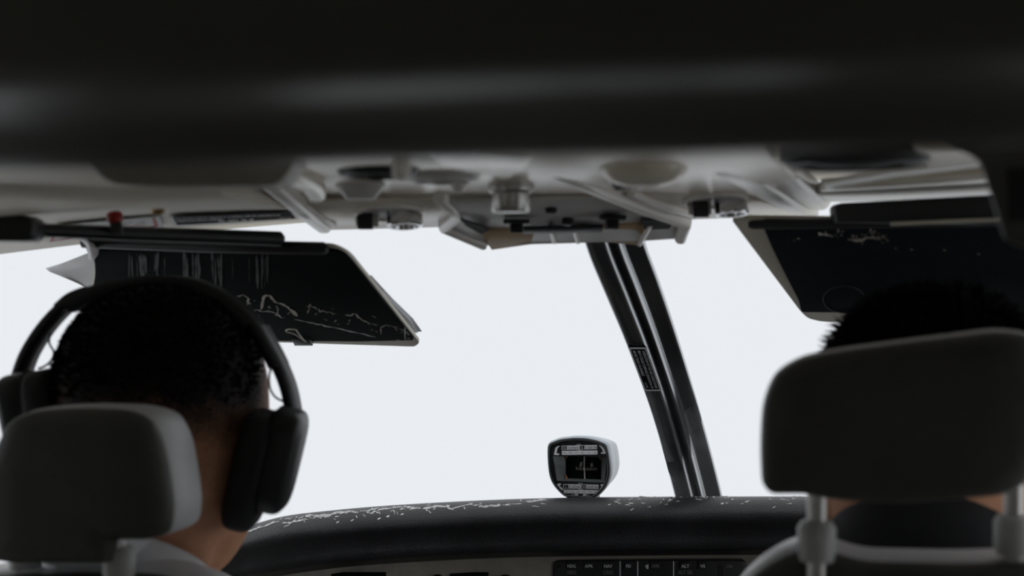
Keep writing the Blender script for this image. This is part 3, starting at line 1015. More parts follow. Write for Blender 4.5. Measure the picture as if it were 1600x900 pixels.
# white warning placard with red frame
pw = thing('warning_placard', on_headliner(180, 355), 'white placard with red frame half hidden by the visor rod', 'placard')
A = [(90, 353), (248, 339), (256, 353.5), (70, 381)]
add('placard_base', prism(hq(A, .0012), OZ * .001), M_WHITE, pw, smooth=False)
a, b, c, dd = [V(p) for p in hq(A, .0016)]
add('red_frame', join(([cq(.93, .08), cq(.955, .08), cq(.955, .9), cq(.93, .9)], [(0, 1, 2, 3)]), ([cq(.03, .86), cq(.955, .86), cq(.955, .92), cq(.03, .92)], [(0, 1, 2, 3)]),
                      ([cq(.03, .08), cq(.055, .08), cq(.055, .9), cq(.03, .9)], [(0, 1, 2, 3)])), M_REDP, pw, smooth=False)
ux, uy = (b - a), (a - dd)
H = uy.length
add('lettering', text_geo('PULL  FULLY  INSERT  OR', cq(.48, .42, .0004), ux, uy, H * .2, width=ux.length * .8), M_GREYINK, pw, smooth=False)
add('lettering', text_geo('AIRBORNE', cq(.76, .68, .0004), ux, uy, H * .12, width=ux.length * .22), M_REDP, pw, smooth=False)
# red knob on a black stem and brass screw
rk = thing('red_knob', P(180, 362, 1.14), 'small red knob on a black stem above the left visor rod', 'knob')
add('stem', tube([P(181, 366, 1.07), P(182, 356, 1.07), P(181, 347, 1.07)], [.0058, .005, .0045], 14), M_BLACK, rk)
add('knob_head', lathe(P(181, 350, 1.07), V((-.15, 0, 1)), [(.004, 0), (.0055, .002), (.0062, .006), (.0055, .0085), (.003, .0098), (0, .010)], 20), M_RED, rk)
bs = tag(add('brass_screw', lathe(on_headliner(247, 325), V((0, -.35, -1)), [(.0055, -.002), (.0055, .002), (.004, .004), (.0022, .0042), (.002, .002), (0, .002)], 18), M_BRASS, None),
         'brass screw in the left headliner above the red-framed placard', 'screw')

# ================================================================== LEFT SUN VISOR
vis = thing('sun_visor', P(400, 392, 1.21), 'worn black sun visor on a black rod above the headset wearer', 'sun visor')
vp = Plane(P(150, 384, 1.27), P(530, 388, 1.20), P(655, 540, 1.45))
geo = tube([P(44, 359, 1.02), P(200, 365, 1.09), P(330, 369, 1.15), P(437, 373, 1.195), P(441, 374, 1.197)], [.0050, .0056, .0060, .0062, .004], 16)
add('upper_rod', geo, M_BLACK, vis)
add('lower_rod', tube([P(130, 379, 1.275), P(320, 384.5, 1.24), P(505, 388, 1.205), P(512, 390, 1.203)], [.0050, .0058, .0056, .003], 14), M_BLACK, vis)
add('rod_clamp', prism([P(x, y, 1.00) for x, y in rounded([(-60, 333), (36, 335), (50, 345), (50, 368), (42, 377), (-60, 376)], 7, 3)], FWD * .03), M_BLACK, vis, bevel=.002)
add('clamp_lever', tube([P(40, 374, 1.01), P(52, 367, 1.02), P(128, 368, 1.06)], .0018, 10), M_STEEL, vis)
vpoly = rounded([(150, 386), (520, 386), (546, 398), (656, 536), (648, 542), (430, 535), (150, 520), (140, 468), (146, 430)], [3, 10, 12, 4, 4, 3, 3, 3, 10], 3)
add('visor_edge', prism([vp.at(x, y, -.0015) for x, y in vpoly], -vp.n * .004), M_VISOR_E, vis, bevel=.0008)
ipoly = rounded([(146, 392), (300, 394), (520, 391), (540, 398), (647, 532), (560, 534), (430, 533), (152, 518), (142, 468), (149, 430)], [3, 3, 10, 12, 4, 4, 3, 3, 3, 10], 3)
add('visor_panel', prism([vp.at(x, y, .0010) for x, y in ipoly], -vp.n * .003), M_VISOR, vis, bevel=.0006)
# worn creases
random.seed(11)
geo, geo2 = [], []


def vw(pts, wd, lst, jit=1.2, pl=None, sub=5):
    q = []
    for i in range(len(pts) - 1):
        for k in range(sub):
            t = k / sub
            q.append((pts[i][0] * (1 - t) + pts[i + 1][0] * t + random.uniform(-jit, jit), pts[i][1] * (1 - t) + pts[i + 1][1] * t + random.uniform(-jit, jit)))
    q.append(pts[-1])
    pl = pl or vp
    lst.append(ribbon([pl.at(x, y, .0022) for x, y in q], wd * 1.45, pl.n))


vw([(460, 499), (490, 505), (520, 512), (555, 519), (588, 527)], .0016, geo, .8)
vw([(395, 485), (420, 487), (445, 497)], .0011, geo, 1.5)
vw([(362, 466), (380, 461), (388, 466), (386, 484)], .0016, geo2)
vw([(409, 484), (412, 462), (422, 461), (430, 472), (440, 474)], .0022, geo2)
vw([(437, 473), (452, 482), (464, 494)], .0032, geo2, .8)
vw([(432, 478), (435, 484), (431, 494)], .0012, geo2)
vw([(478, 478), (492, 480), (500, 486), (525, 490)], .0011, geo2, 2)
vw([(485, 474), (481, 490)], .0008, geo2, 1)
vw([(540, 492), (556, 491), (562, 498), (578, 505), (590, 508)], .0018, geo2, 1.5)
vw([(596, 522), (595, 512), (602, 508), (622, 511)], .0011, geo2, .8)
vw([(632, 512), (634, 534)], .0010, geo, 1)
vw([(618, 531), (634, 534)], .0012, geo, .6)
vw([(625, 514), (640, 524)], .0012, geo2, 2.5)
for k in range(26):
    x = random.uniform(380, 640)
    y = 470 + (x - 380) * .22 + random.gauss(0, 6)
    vw([(x, y), (x + random.uniform(-6, 6), y + random.uniform(-4, 5))], .0008, geo2, .5, sub=3)
o = add('crease_marks', join(*geo), M_SCUFF, vis, smooth=False)
o['kind'] = 'stuff'
o = add('worn_marks', join(*geo2), M_SCUFFD, vis, smooth=False)
o['kind'] = 'stuff'
M_STREAK = mat('dull_streak', (0.040, 0.044, 0.042), 0.7)
geo = []
for k in range(34):
    x = random.choice([random.uniform(285, 315), random.uniform(330, 420), random.uniform(200, 300)])
    y0 = random.uniform(392, 405)
    y1 = y0 + random.uniform(25, 65)
    vw([(x, y0), (x + random.uniform(-1, 3), y1)], random.uniform(.0003, .0014), geo, .3)
o = add('vertical_streaks', join(*geo), M_STREAK, vis, smooth=False)
o['kind'] = 'stuff'

# papers tucked behind the visor
def paper(name, rowsz, label, th=.0006):
    g = grid(rowsz)
    off = V((0, .0008, .0004))
    n = len(g[0])
    ob = add(name, (g[0], g[1]), M_PAPER, None, angle=60)
    sm = ob.modifiers.new('thickness', 'SOLIDIFY')
    sm.thickness = th
    return tag(ob, label, 'paper', 'papers tucked behind the left visor')


paper('paper_sheet', [[vp.at(x, y, -.006 - o_) for x, y in r] for r, o_ in (
    ([(72, 419), (100, 410), (140, 394), (200, 390)], .012), ([(78, 424), (104, 424), (142, 418), (200, 415)], .008), ([(100, 433), (118, 440), (146, 440), (200, 440)], .004),
    ([(122, 443), (134, 449), (146, 450), (200, 460)], .002))], 'folded paper corner sticking out left of the sun visor')
paper('paper_sheet', [[vp.at(x, y, f) for x, y, f in r] for r in (
    [(124, 372, -.002), (136, 372, .006), (139, 378, .004), (150, 382, -.004)], [(132, 381, -.002), (139, 383, .008), (147, 388, .006), (154, 388, .0)], [(138, 394, -.002), (143, 396, .008), (147, 400, .006), (153, 396, .002)],
    [(140, 405, -.003), (143, 406, .004), (145, 408, .003), (147, 406, -.001)])], 'crumpled white paper scrap at the visor hinge end')
for k, (e, f, s) in enumerate((([(555, 412), (600, 458), (640, 500), (653, 519)], -.008, 'innermost'), ([(580, 430), (615, 468), (645, 497), (659, 517)], -.014, 'outermost'))):
    paper('paper_sheet', [[vp.at(x - dx, y + dx * .1, f - (.004 if k else .001) * i) for i, (x, y) in enumerate(e)] for dx in (70, 30, 0)],
          'white sheet edge along the right side of the visor, %s' % s)
# binder clip on the lower edge
bc = thing('binder_clip', vp.at(470, 538, .004), 'small black binder clip on the lower edge of the left visor', 'clip')
add('clip_body', prism([vp.at(x, y, .003) for x, y in ((456, 531), (484, 532), (489, 540.5), (460, 540.5))], -vp.n * .008), M_BLACK, bc, bevel=.0006)
for pts in ([(478, 534), (460, 522), (449, 519), (447, 516), (452, 514.5), (463, 515.5), (465, 519), (476, 533)],):
    add('wire_handle', tube(catmull([vp.at(x, y, .0065) for x, y in pts], 4), .0007, 8), M_CREAM, bc)

# ================================================================== RIGHT SUN VISOR
vis2 = thing('sun_visor', P(1400, 350, 1.12), 'beige-edged black sun visor above the right seat', 'sun visor')
vq = Plane(P(1150, 348, 1.19), P(1700, 345, 1.05), P(1260, 500, 1.40))
bp = rounded([(1143, 344), (1700, 350), (1700, 520), (1500, 508), (1285, 503), (1262, 498), (1250, 486)], [4, 4, 4, 4, 8, 8, 6], 3)
add('visor_board', prism([vq.at(x, y, -.004) for x, y in bp], -vq.n * .005), M_VISOR_E, vis2, bevel=.001)
bq = rounded([(1190, 350), (1700, 352), (1700, 500), (1500, 491), (1252, 488), (1248, 470), (1222, 420), (1205, 385)], [4, 4, 4, 4, 4, 4, 6, 6], 3)
M_VISOR2 = mat('visor_navy_vinyl', (0.006, 0.010, 0.013), 0.8, spec=0.08, noise_amt=0.15, noise_scale=60)
add('visor_panel', prism([vq.at(x, y, .0008) for x, y in bq], -vq.n * .005), M_VISOR2, vis2, bevel=.0006)
add('hinge_rod', tube([P(1171, 351, 1.17), P(1178, 351, 1.168), P(1350, 348, 1.12), P(1600, 345, 1.05), P(1700, 344, 1.03)], [.003, .0040, .0042, .0042, .0042], 14), M_BLACK, vis2)
add('slide_block', prism([P(x, y, d) for x, y, d in ((1304, 322, 1.12), (1312, 317, 1.117), (1536, 305, 1.05), (1640, 300, 1.02), (1640, 345, 1.02), (1540, 350, 1.05), (1306, 348, 1.12))], FWD * .02), M_BLACK, vis2, bevel=.002)
add('block_ridge', tube([P(1392, 350, 1.09), P(1560, 343, 1.04)], .0016, 8), M_VISOR_E, vis2)
random.seed(23)
geo, geo2 = [], []
vw([(1278, 364), (1284, 367), (1292, 367), (1302, 370)], .0024, geo, 1.0, vq)
vw([(1325, 374), (1336, 376), (1348, 375)], .0030, geo2, 1.6, vq)
vw([(1340, 376), (1356, 371), (1378, 374)], .0018, geo2, 2.0, vq)
for k in range(34):
    x = random.uniform(1280, 1390)
    y = 366 + (x - 1280) * .06 + random.gauss(0, 5)
    vw([(x, y), (x + random.uniform(-3, 3), y + random.uniform(-7, 5))], random.uniform(.0005, .0012), geo2, .5, vq, 3)
for x, y in ((1474, 390), (1398, 387), (1423, 389), (1394, 443), (1528, 396), (1239, 375), (1246, 372)):
    vw([(x, y), (x + 3, y + 2)], .0014, geo2, .4, vq, 2)
o = add('scuff_marks', join(*geo), M_SCUFF, vis2, smooth=False)
o['kind'] = 'stuff'
o = add('worn_marks', join(*geo2), M_SCUFFD, vis2, smooth=False)
o['kind'] = 'stuff'
M_RINGM = mat('pressed_ring', (0.035, 0.04, 0.042), 0.5)
el = [(1319 + 33 * math.cos(t), 468 + 21 * math.sin(t)) for t in [2 * math.pi * k / 40 for k in range(41)]]
add('pressed_ring', tube([vq.at(x, y, .0012) for x, y in el], .00035, 6), M_RINGM, vis2)

# ================================================================== SEATS
def cushion(outline, d0, depth, crown, m=M_LEATHER):
    """padded shape: outline in pixels at distance d0, extruded forward along Y"""
    pts = [P(x, y, d0) for x, y in outline]
    # put every point in one upright plane facing aft
    yc = sum(p.y for p in pts) / len(pts)
    q = []
    for (x, y), p in zip(outline, pts):
        r = P(x, y, 1.0) - CAM
        q.append(CAM + r * ((yc - CAM.y) / r.y))
    c = sum(q, V((0, 0, 0))) / len(q)
    rr = lambda s, dy: [c + (p - c) * s + YA * dy for p in q]
    secs = [(.55, -crown), (.80, -crown * .8), (.92, -crown * .3), (.965, .002), (.985, .007), (1.0, .016), (1.005, depth * .5), (1.0, depth - .016), (.975, depth - .006), (.93, depth),
            (.80, depth + crown * .8), (.55, depth + crown * 1.2)]
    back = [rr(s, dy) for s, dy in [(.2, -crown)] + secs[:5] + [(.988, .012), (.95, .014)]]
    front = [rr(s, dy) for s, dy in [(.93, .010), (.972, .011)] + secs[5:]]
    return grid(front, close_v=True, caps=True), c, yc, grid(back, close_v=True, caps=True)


def make_seat(name, label, outline, d0, posts, bo, bd, collar_l):
    g, c, yc, gb = cushion(outline, d0, .062, .006)
    st = thing(name, V((c.x, yc + .2, 0)), label, 'seat', 'cockpit seats')
    hr_ = add('headrest', g, M_LEATHER, st, angle=70)
    add('back_face', gb, M_BACK, hr_, angle=70)['label'] = 'darker back of the headrest'
    # piping seam round the back edge
    for (x, y, dd2, ln) in posts:
        p = P(x, y, dd2)
        add('headrest_post', tube([p + ZA * .06, p, p - ZA * .05], .0058, 16), M_STEEL, st)
        add('post_collar', lathe(p - ZA * ln, ZA, [(.010, -.014), (.0115, -.008), (.0115, .006), (.009, .010), (0, .010)], 20), M_PANEL2, st)
    g2, c2, y2, g3 = cushion(bo, bd, .07, .008)
    b = add('backrest', g2, M_LEATHER, st, angle=70)
    add('back_face', g3, M_BACK, b, angle=70)['label'] = 'darker back of the seat'
    add('seat_cushion', superell(V((c.x, yc + .30, .33)), XA, YA, ZA, .20, .25, .07, .35, .35), M_LEATHER, st, angle=180)
    add('seat_base', wbox(c.x - .17, c.x + .17, yc + .12, yc + .46, 0.0, .27), M_BLACK, st, bevel=.01)
    for s in (-1, 1):
        add('armrest', superell(V((c.x + s * .222, yc + .28, .60)), XA, YA, ZA, .03, .17, .03, .5, .5, 10, 16), M_LEATHER, st, angle=180)
        add('armrest_bracket', wbox(c.x + s * .222 - .012, c.x + s * .222 + .012, yc + .10, yc + .16, .30, .58), M_BLACK, st, bevel=.004)
    return st, c, yc


hl_out = rounded([(-28, 800), (-22, 720), (6, 655), (40, 641), (110, 637), (192, 641), (226, 655), (244, 690), (254, 740), (262, 800), (256, 838), (225, 846), (172, 846), (166, 884), (60, 884), (10, 884), (-24, 878), (-28, 840)],
                 [10, 30, 25, 20, 30, 30, 15, 20, 30, 25, 12, 6, 4, 8, 8, 4, 6, 12], 3)
bl_out = rounded([(-420, 1900), (-330, 1300), (-200, 945), (-100, 904), (40, 896), (200, 896), (245, 900), (288, 916), (330, 940), (400, 1000), (520, 1300), (560, 1900)], [30, 60, 60, 40, 40, 30, 20, 20, 30, 60, 60, 30], 4)
seatL, cL, yL = make_seat('pilot_seat', 'grey leather seat with headrest in the lower left corner', hl_out, .97, [(186, 858, .985, .008), (40, 840, 1.03, .012)], bl_out, .99, None)
hr_out = rounded([(1184, 700), (1188, 630), (1206, 585), (1245, 561), (1310, 548), (1450, 530), (1570, 515), (1622, 524), (1645, 575), (1642, 690), (1620, 752), (1575, 778), (1400, 792), (1300, 785), (1255, 776), (1200, 776), (1187, 760)],
                 [30, 30, 20, 20, 30, 30, 30, 20, 25, 40, 25, 20, 30, 20, 10, 10, 12], 3)
br_out = rounded([(960, 1900), (1010, 1300), (1100, 1005), (1148, 922), (1185, 888), (1228, 864), (1270, 854), (1345, 880), (1500, 884), (1640, 880), (1720, 915), (1800, 1005), (1880, 1300), (1920, 1900)], [30, 60, 60, 30, 20, 20, 20, 30, 40, 40, 40, 60, 60, 30], 4)
seatR, cR, yR = make_seat('pilot_seat', 'grey leather seat with large dark headrest on the right', hr_out, .83, [(1276, 800, .85, .0155), (1583, 790, .85, .0155)], br_out, .85, None)

# ================================================================== PEOPLE
def ball(bm, c, r, seg=16):
    rx, ry, rz = (r, r, r) if not isinstance(r, (tuple, list)) else r
    M = Matrix.Translation(V(c)) @ Matrix.Diagonal((rx, ry, rz, 1))
    bmesh.ops.create_uvsphere(bm, u_segments=seg, v_segments=seg // 2 + 2, radius=1, matrix=M)


def limb(bm, pts, rs, seg=14):
    for p, r in zip(pts, rs):
        ball(bm, p, r, seg)
    g = tube(pts, list(rs), seg)
    vs = [bm.verts.new(v) for v in g[0]]
    for f in g[1]:
        bm.faces.new([vs[i] for i in f])


def remeshed(bm, voxel, smooth_it=6):
    bmesh.ops.recalc_face_normals(bm, faces=bm.faces[:])
    me = bpy.data.meshes.new('tmp')
    bm.to_mesh(me)
    bm.free()
    o = bpy.data.objects.new('tmp', me)
    COL.objects.link(o)
    r = o.modifiers.new('r', 'REMESH')
    r.mode = 'VOXEL'
    r.voxel_size = voxel
    s = o.modifiers.new('s', 'SMOOTH')
    s.factor = .5
    s.iterations = smooth_it
    bpy.context.view_layer.update()
    m2 = bpy.data.meshes.new_from_object(o.evaluated_get(bpy.context.evaluated_depsgraph_get()))
    bpy.data.objects.remove(o)
    out = bmesh.new()
    out.from_mesh(m2)
    bpy.data.meshes.remove(m2)
    return out


def skin_mat(name, skin, hair_z0, hair_z1, slope, yc, zc):
    """skin with a cropped scalp: short hair above a hairline that rises to the front"""
    m = bpy.data.materials.new(name)
    m.use_nodes = True
    nt = m.node_tree
    b = nt.nodes['Principled BSDF']
    b.inputs['Roughness'].default_value = .65
    b.inputs['Specular IOR Level'].default_value = .2
    b.inputs['Subsurface Weight'].default_value = .08
    b.inputs['Subsurface Radius'].default_value = (.008, .003, .0015)
    tc = nt.nodes.new('ShaderNodeTexCoord')
    sp = nt.nodes.new('ShaderNodeSeparateXYZ')
    nt.links.new(tc.outputs['Object'], sp.inputs[0])

    def mth(op, a, bb):
        n = nt.nodes.new('ShaderNodeMath')
        n.operation = op
        for i, v in enumerate((a, bb)):
            if isinstance(v, (int, float)):
                n.inputs[i].default_value = v
            else:
                nt.links.new(v, n.inputs[i])
        return n.outputs[0]
    h = mth('SUBTRACT', sp.outputs['Z'], mth('MULTIPLY', mth('MAXIMUM', mth('SUBTRACT', sp.outputs['Y'], yc), 0.0), slope))
    n = nt.nodes.new('ShaderNodeTexNoise')
    n.inputs['Scale'].default_value = 900
    n.inputs['Detail'].default_value = 2
    nt.links.new(tc.outputs['Object'], n.inputs['Vector'])
    n2 = nt.nodes.new('ShaderNodeTexNoise')
    n2.inputs['Scale'].default_value = 35
    nt.links.new(tc.outputs['Object'], n2.inputs['Vector'])
    h2 = mth('ADD', h, mth('ADD', mth('MULTIPLY', mth('SUBTRACT', n.outputs['Fac'], .5), .075), mth('MULTIPLY', mth('SUBTRACT', n2.outputs['Fac'], .5), .05)))
    r = nt.nodes.new('ShaderNodeMapRange')
    r.interpolation_type = 'SMOOTHSTEP'
    r.inputs[1].default_value = hair_z0
    r.inputs[2].default_value = hair_z1
    nt.links.new(h2, r.inputs[0])
    n3 = nt.nodes.new('ShaderNodeTexNoise')
    n3.inputs['Scale'].default_value = 60
    n3.inputs['Detail'].default_value = 5
    nt.links.new(tc.outputs['Object'], n3.inputs['Vector'])
    c1 = nt.nodes.new('ShaderNodeMix')
    c1.data_type = 'RGBA'
    c1.inputs[6].default_value = (*[v * .85 for v in skin], 1)
    c1.inputs[7].default_value = (*[v * 1.12 for v in skin], 1)
    nt.links.new(n3.outputs['Fac'], c1.inputs[0])
    c2 = nt.nodes.new('ShaderNodeMix')
    c2.data_type = 'RGBA'
    c2.inputs[7].default_value = (.006, .0055, .0055, 1)
    nt.links.new(r.outputs[0], c2.inputs[0])
    nt.links.new(c1.outputs[2], c2.inputs[6])
    nt.links.new(c2.outputs[2], b.inputs['Base Color'])
    bp = nt.nodes.new('ShaderNodeBump')
    bp.inputs['Strength'].default_value = .2
    bp.inputs['Distance'].default_value = .001
    nt.links.new(n.outputs['Fac'], bp.inputs['Height'])
    nt.links.new(bp.outputs[0], b.inputs['Normal'])
    return m


def person(hc, label, shirt_m, spike_len, hair_z0, hair_z1, seed, neck_c, rx=.0765, hair_count=5200, wild=.3, shd=.22, thick=1.0, umin=.0, col_off=.082, col_r=1.0, neck_r=.050):
    """seated figure facing forward; hc centre of the cranium"""
    X, Y, Z = hc
    root = V((X, Y - .02, 0))
    nx, ny = neck_c
    seat_z = .41
    shz = Z - shd
    pr_ = thing('person', root, label, 'person')
    bm = bmesh.new()
    # head
    g_ = superell(V((X, Y, Z)), XA, YA, ZA, rx, .093, .108, .82, .9, 24, 36)
    vs_ = [bm.verts.new(v) for v in g_[0]]
    for f in g_[1]:
        bm.faces.new([vs_[i] for i in f])
    ball(bm, (X, Y - .018, Z - .005), (rx * .985, .080, .090), 28)
    ball(bm, (X, Y + .035, Z - .055), (.062, .058, .085), 24)
    ball(bm, (X, Y + .060, Z - .115), (.030, .026, .022), 16)
    ball(bm, (X, Y - .03, Z - .065), (.062, .050, .055), 22)
    limb(bm, [V((X, Y + .092, Z - .015)), V((X, Y + .106, Z - .048))], [.008, .012])
    for s in (-1, 1):
        ball(bm, (X + s * .012, Y + .098, Z - .05), (.008, .008, .007), 10)
        ball(bm, (X + s * (rx + .004), Y + .004, Z - .035), (.008, .020, .032), 14)
        ball(bm, (X + s * .034, Y + .078, Z - .002), (.020, .014, .008), 12)
    ball(bm, (X, Y + .090, Z - .082), (.024, .010, .006), 12)
    ball(bm, (X, Y + .088, Z - .092), (.021, .010, .007), 12)
    # neck, trunk
    limb(bm, [V((X, Y - .018, Z - .06)), V((nx, ny, Z - .13)), V((nx, ny - .004, Z - .17)), V((nx, ny - .012, shz + .02))], [.057, neck_r, neck_r, neck_r + .010], 22)
    limb(bm, [V((X - .05, Y - .03, shz)), V((X - .17, Y - .02, shz - .07))], [.062, .058])
    limb(bm, [V((X + .05, Y - .03, shz)), V((X + .17, Y - .02, shz - .07))], [.062, .058])
    trunk = [((X, Y - .02, shz - .08), (.165, .10, .12)), ((X, Y - .02, shz - .22), (.155, .105, .13)), ((X, Y - .02, shz - .36), (.145, .10, .12)), ((X, Y, seat_z + .09), (.165, .115, .10))]
    for c_, r_ in trunk:
        ball(bm, c_, r_, 24)
    parts = {}
    for s in (-1, 1):
        arm = [V((X + s * .180, Y - .02, shz - .085)), V((X + s * .215, Y + .03, shz - .28)), V((X + s * .17, Y + .25, shz - .33))]
        limb(bm, arm, [.050, .040, .027])
        w_ = arm[2]
        limb(bm, [w_, w_ + V((-s * .02, .045, -.004)), w_ + V((-s * .028, .085, -.006))], [.024, .030, .030])
        for k, (ln, ox) in enumerate(((.068, .026), (.078, .009), (.072, -.009), (.056, -.026))):
            k0 = w_ + V((-s * .028 - s * ox * -1, .10, -.004))
            limb(bm, [k0, k0 + V((-s * .002, ln * .5, -.006)), k0 + V((-s * .004, ln * .85, -.022)), k0 + V((-s * .004, ln, -.036))], [.0095, .0088, .008, .0072], 10)
        th0 = w_ + V((-s * .045, .04, -.004))
        limb(bm, [th0, th0 + V((-s * .025, .03, -.01)), th0 + V((-s * .032, .06, -.02))], [.012, .0105, .0085], 10)
        leg = [V((X + s * .09, Y + .04, seat_z + .06)), V((X + s * .13, Y + .44, seat_z + .07)), V((X + s * .13, Y + .55, .09))]
        limb(bm, leg, [.085, .060, .040])
        limb(bm, [leg[2], leg[2] + V((0, .12, -.045))], [.040, .032])
        parts[s] = (arm, leg)
    bmh = remeshed(bm, .0065, 4)
    sm_ = skin_mat('skin_' + str(seed), (.70, .36, .22), hair_z0, hair_z1, .95, Y - root.y + .0, Z)
    body = add('body', bmh, sm_, pr_, angle=180)
    # eyes
    for s in (-1, 1):
        add('eye', superell(V((X + s * .033, Y + .082, Z - .012)), XA, YA, ZA, .0115, .009, .0075, 1, 1, 10, 14), M_WHITE, pr_, angle=180)
    # clothing
    bm = bmesh.new()
    for c_, r_ in trunk:
        ball(bm, c_, tuple(q + .010 for q in r_), 24)
    limb(bm, [V((X - .05, Y - .03, shz)), V((X - .17, Y - .02, shz - .07))], [.071, .067])
    limb(bm, [V((X + .05, Y - .03, shz)), V((X + .17, Y - .02, shz - .07))], [.071, .067])
    for s in (-1, 1):
        a_ = parts[s][0]
        limb(bm, a_[:2] + [a_[1].lerp(a_[2], .85)], [.060, .050, .036])
    add('shirt', remeshed(bm, .009, 4), shirt_m, pr_, angle=180)
    # collar: stand round the neck, high at the nape
    rows = []
    zc_ = Z - col_off
    for dz_, r_ in ((-.045, .074), (-.02, .0615), (-.003, .0565), (.0, .0575), (-.003, .0595), (-.022, .070), (-.04, .080)):
        rows.append([V((nx + r_ * col_r * math.sin(a_), ny - .006 - r_ * col_r * math.cos(a_), zc_ + dz_ - .075 * (1 - math.cos(a_)) / 2)) for a_ in [2 * math.pi * k / 40 for k in range(40)]])
    add('collar', grid(rows, close_v=True), shirt_m, pr_, angle=180)
    bm = bmesh.new()
    ball(bm, trunk[3][0], tuple(q + .012 for q in trunk[3][1]), 24)
    for s in (-1, 1):
        limb(bm, parts[s][1], [.096, .072, .052])
    add('trousers', remeshed(bm, .010, 4), M_TROUSER, pr_, angle=180)
    for s in (-1, 1):
        lg = parts[s][1][2]
        add('shoe', superell(lg + V((0, .06, -.05)), XA, YA, ZA, .048, .135, .040, .7, .7, 12, 18), M_SHOE, pr_, angle=180)
    # hair: many short tapered tufts over the scalp
    rnd = random.Random(seed)
    vs, fs = [], []
    for k in range(hair_count):
        t = rnd.uniform(-.55, 1)
        a = rnd.uniform(0, 2 * math.pi)
        q = math.sqrt(max(0, 1 - t * t))
        n = V((q * math.cos(a), q * math.sin(a), t))
        sg_ = lambda q_, e_: math.copysign(abs(q_) ** e_, q_)
        q2 = sg_(q, .82)
        p = V((X + sg_(math.cos(a), .9) * q2 * rx, Y + sg_(math.sin(a), .9) * q2 * .094, Z + sg_(t, .82) * .107))
        h = (p.z) - max(0, p.y - Y) * .95
        u = (h - (hair_z0 + .015)) / max(1e-4, hair_z1 - hair_z0)
        if u < umin + rnd.random() * .9 * (1 - umin):
            continue
        ln = spike_len * min(1, .35 + u * .6) * rnd.uniform(.6, 1.25)
        nn = V((n.x / rx ** 1, n.y / .096, n.z / .107)).normalized()
        dr = (nn + V((rnd.gauss(0, wild), rnd.gauss(0, wild), rnd.gauss(0, wild) + .1))).normalized()
        s_ = dr.cross(ZA if abs(dr.z) < .9 else XA).normalized()
        b_ = dr.cross(s_)
        r_ = rnd.uniform(.0016, .0030) * thick
        i0 = len(vs)
        p0 = p - nn * .003
        for j in range(3):
            an = j * 2.094 + a
            vs.append(p0 + (s_ * math.cos(an) + b_ * math.sin(an)) * r_)
        bend = V((0, 0, -.15 * ln))
        for j in range(3):
            an = j * 2.094 + a
            vs.append(p0 + dr * (ln * .6 + .003) + (s_ * math.cos(an) + b_ * math.sin(an)) * r_ * .6)
        vs.append(p0 + dr * (ln + .003) + bend)
        for j in range(3):
            j2 = (j + 1) % 3
            fs += [(i0 + j, i0 + j2, i0 + 3 + j2, i0 + 3 + j), (i0 + 3 + j, i0 + 3 + j2, i0 + 6)]
    hr_ = add('hair', (vs, fs), M_HAIR, pr_, smooth=False)
    hr_['kind'] = 'stuff'
    return pr_


hcL = P(254, 655, 1.125)
zL = lambda y: 1.2 + (450 - y) / F_PX * 1.10
personL = person(hcL, 'person with short faded black hair and white collar wearing a headset', M_SHIRT, .0035, zL(752), zL(610), 3, (hcL.x - .004, hcL.y - .030), rx=.0805, col_r=1.06, wild=.25, hair_count=12000, thick=.5, umin=.6, col_off=.070)
hcR = P(1458, 695, 1.03)
zR = lambda y: 1.2 + (450 - y) / F_PX * 1.0
personR = person(hcR, 'person with bushy black hair behind the right headrest', M_JACKET, .018, zR(700), zR(600), 8, (hcR.x - .008, hcR.y - .026), rx=.0785, hair_count=12000, wild=.40, shd=.150, thick=.6, col_off=.022, col_r=1.14, neck_r=.058)

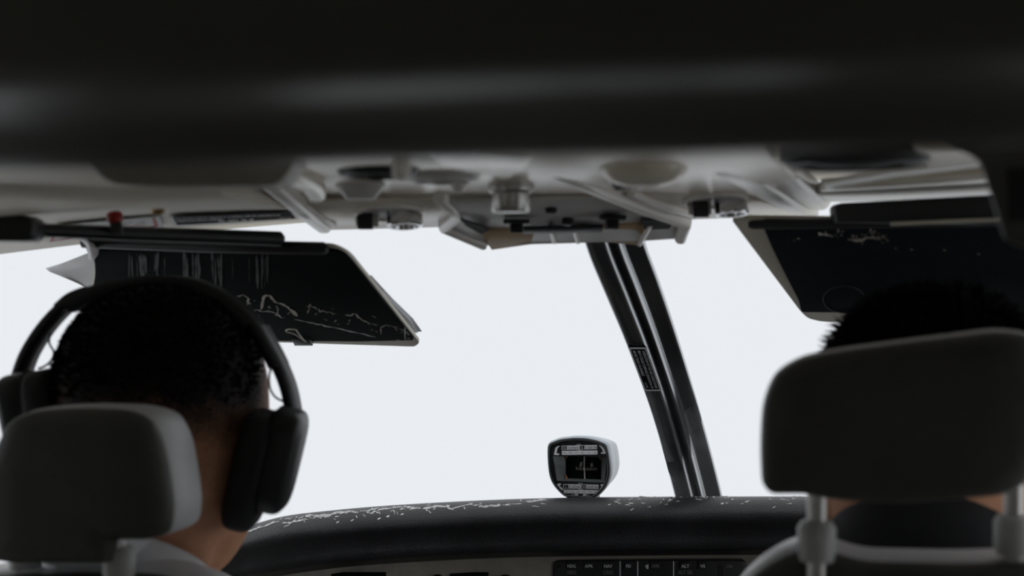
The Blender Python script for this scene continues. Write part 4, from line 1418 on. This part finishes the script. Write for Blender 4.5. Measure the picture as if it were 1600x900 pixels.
# ================================================================== HEADSET
hd = 1.125
hs_ = thing('headset', P(250, 800, 1.14), 'black aviation headset worn over short black hair', 'headset')
band = [(28, 612), (36, 580), (50, 546), (78, 505), (114, 471), (160, 451), (208, 441), (256, 438), (308, 445), (358, 469), (398, 506), (428, 552), (450, 602), (460, 650)]
bpth = catmull([P(x, y, hd) for x, y in band], 5)
add('headband', strap(bpth, YA, .022, .0075), M_BLACK, hs_, angle=50)
add('headband_pad', strap(catmull([P(x, y, hd) for x, y in ((118, 478), (160, 458), (208, 448), (256, 445), (308, 452), (356, 475), (394, 510))], 5), YA, .030, .010), M_BLACKM, hs_, angle=50)
for pth in ([(101, 482), (120, 466), (145, 456)], [(404, 512), (424, 548), (436, 572)]):
    add('adjuster_sleeve', strap(catmull([P(x, y, hd) for x, y in pth], 4), YA, .026, .0092), M_BLACK, hs_, angle=50)


def rot2(a):
    return RGT * math.cos(a) + UPV * math.sin(a), UPV * math.cos(a) - RGT * math.sin(a)


for cu, cs, a in (((396, 733), (437, 718), -.24), ((88, 668), (46, 662), .20)):
    ax, az = rot2(a)
    add('ear_cushion', superell(P(*cu, 1.095), ax, FWD, az, .0145, .040, .0465, .45, .6), M_BLACKM, hs_, angle=180)
    sgn = 1 if cs[0] > cu[0] else -1
    c0 = P((cu[0] + cs[0]) / 2, cs[1] + 2, 1.14)
    k = add('ear_cup', superell(P(*cs, 1.095), ax, FWD, az, .0150, .033, .0405, .45, .55), M_BLACK, hs_, angle=180)
    add('cup_ridge', superell(P(cs[0] + sgn * 12, cs[1] + 4, 1.095), ax, FWD, az, .0085, .020, .026, .6, .7, 12, 18), M_BLACK, k, angle=180)
for pts in ([(448, 632), (457, 655), (462, 690)], [(26, 600), (24, 625), (30, 655)]):
    add('yoke_arm', strap(catmull([P(x, y, 1.13) for x, y in pts], 4), YA, .016, .0085), M_BLACK, hs_, angle=50)
for pts in ([(79, 520), (77, 536), (84, 550), (80, 563), (70, 572), (60, 576)], [(431, 571), (422, 580), (421, 602), (428, 618), (440, 626), (452, 629)]):
    add('cable', tube(catmull([P(x, y, 1.125) for x, y in pts], 5), .0009, 8), M_BLACK, hs_)
add('microphone_boom', tube(catmull([P(30, 690, 1.12), P(10, 760, 1.17), P(60, 800, 1.24), P(170, 810, 1.26)], 5), .0025, 8), M_BLACK, hs_)
add('microphone', superell(P(190, 810, 1.26), RGT, FWD, UPV, .016, .010, .011, .7, .8, 10, 14), M_BLACKM, hs_, angle=180)
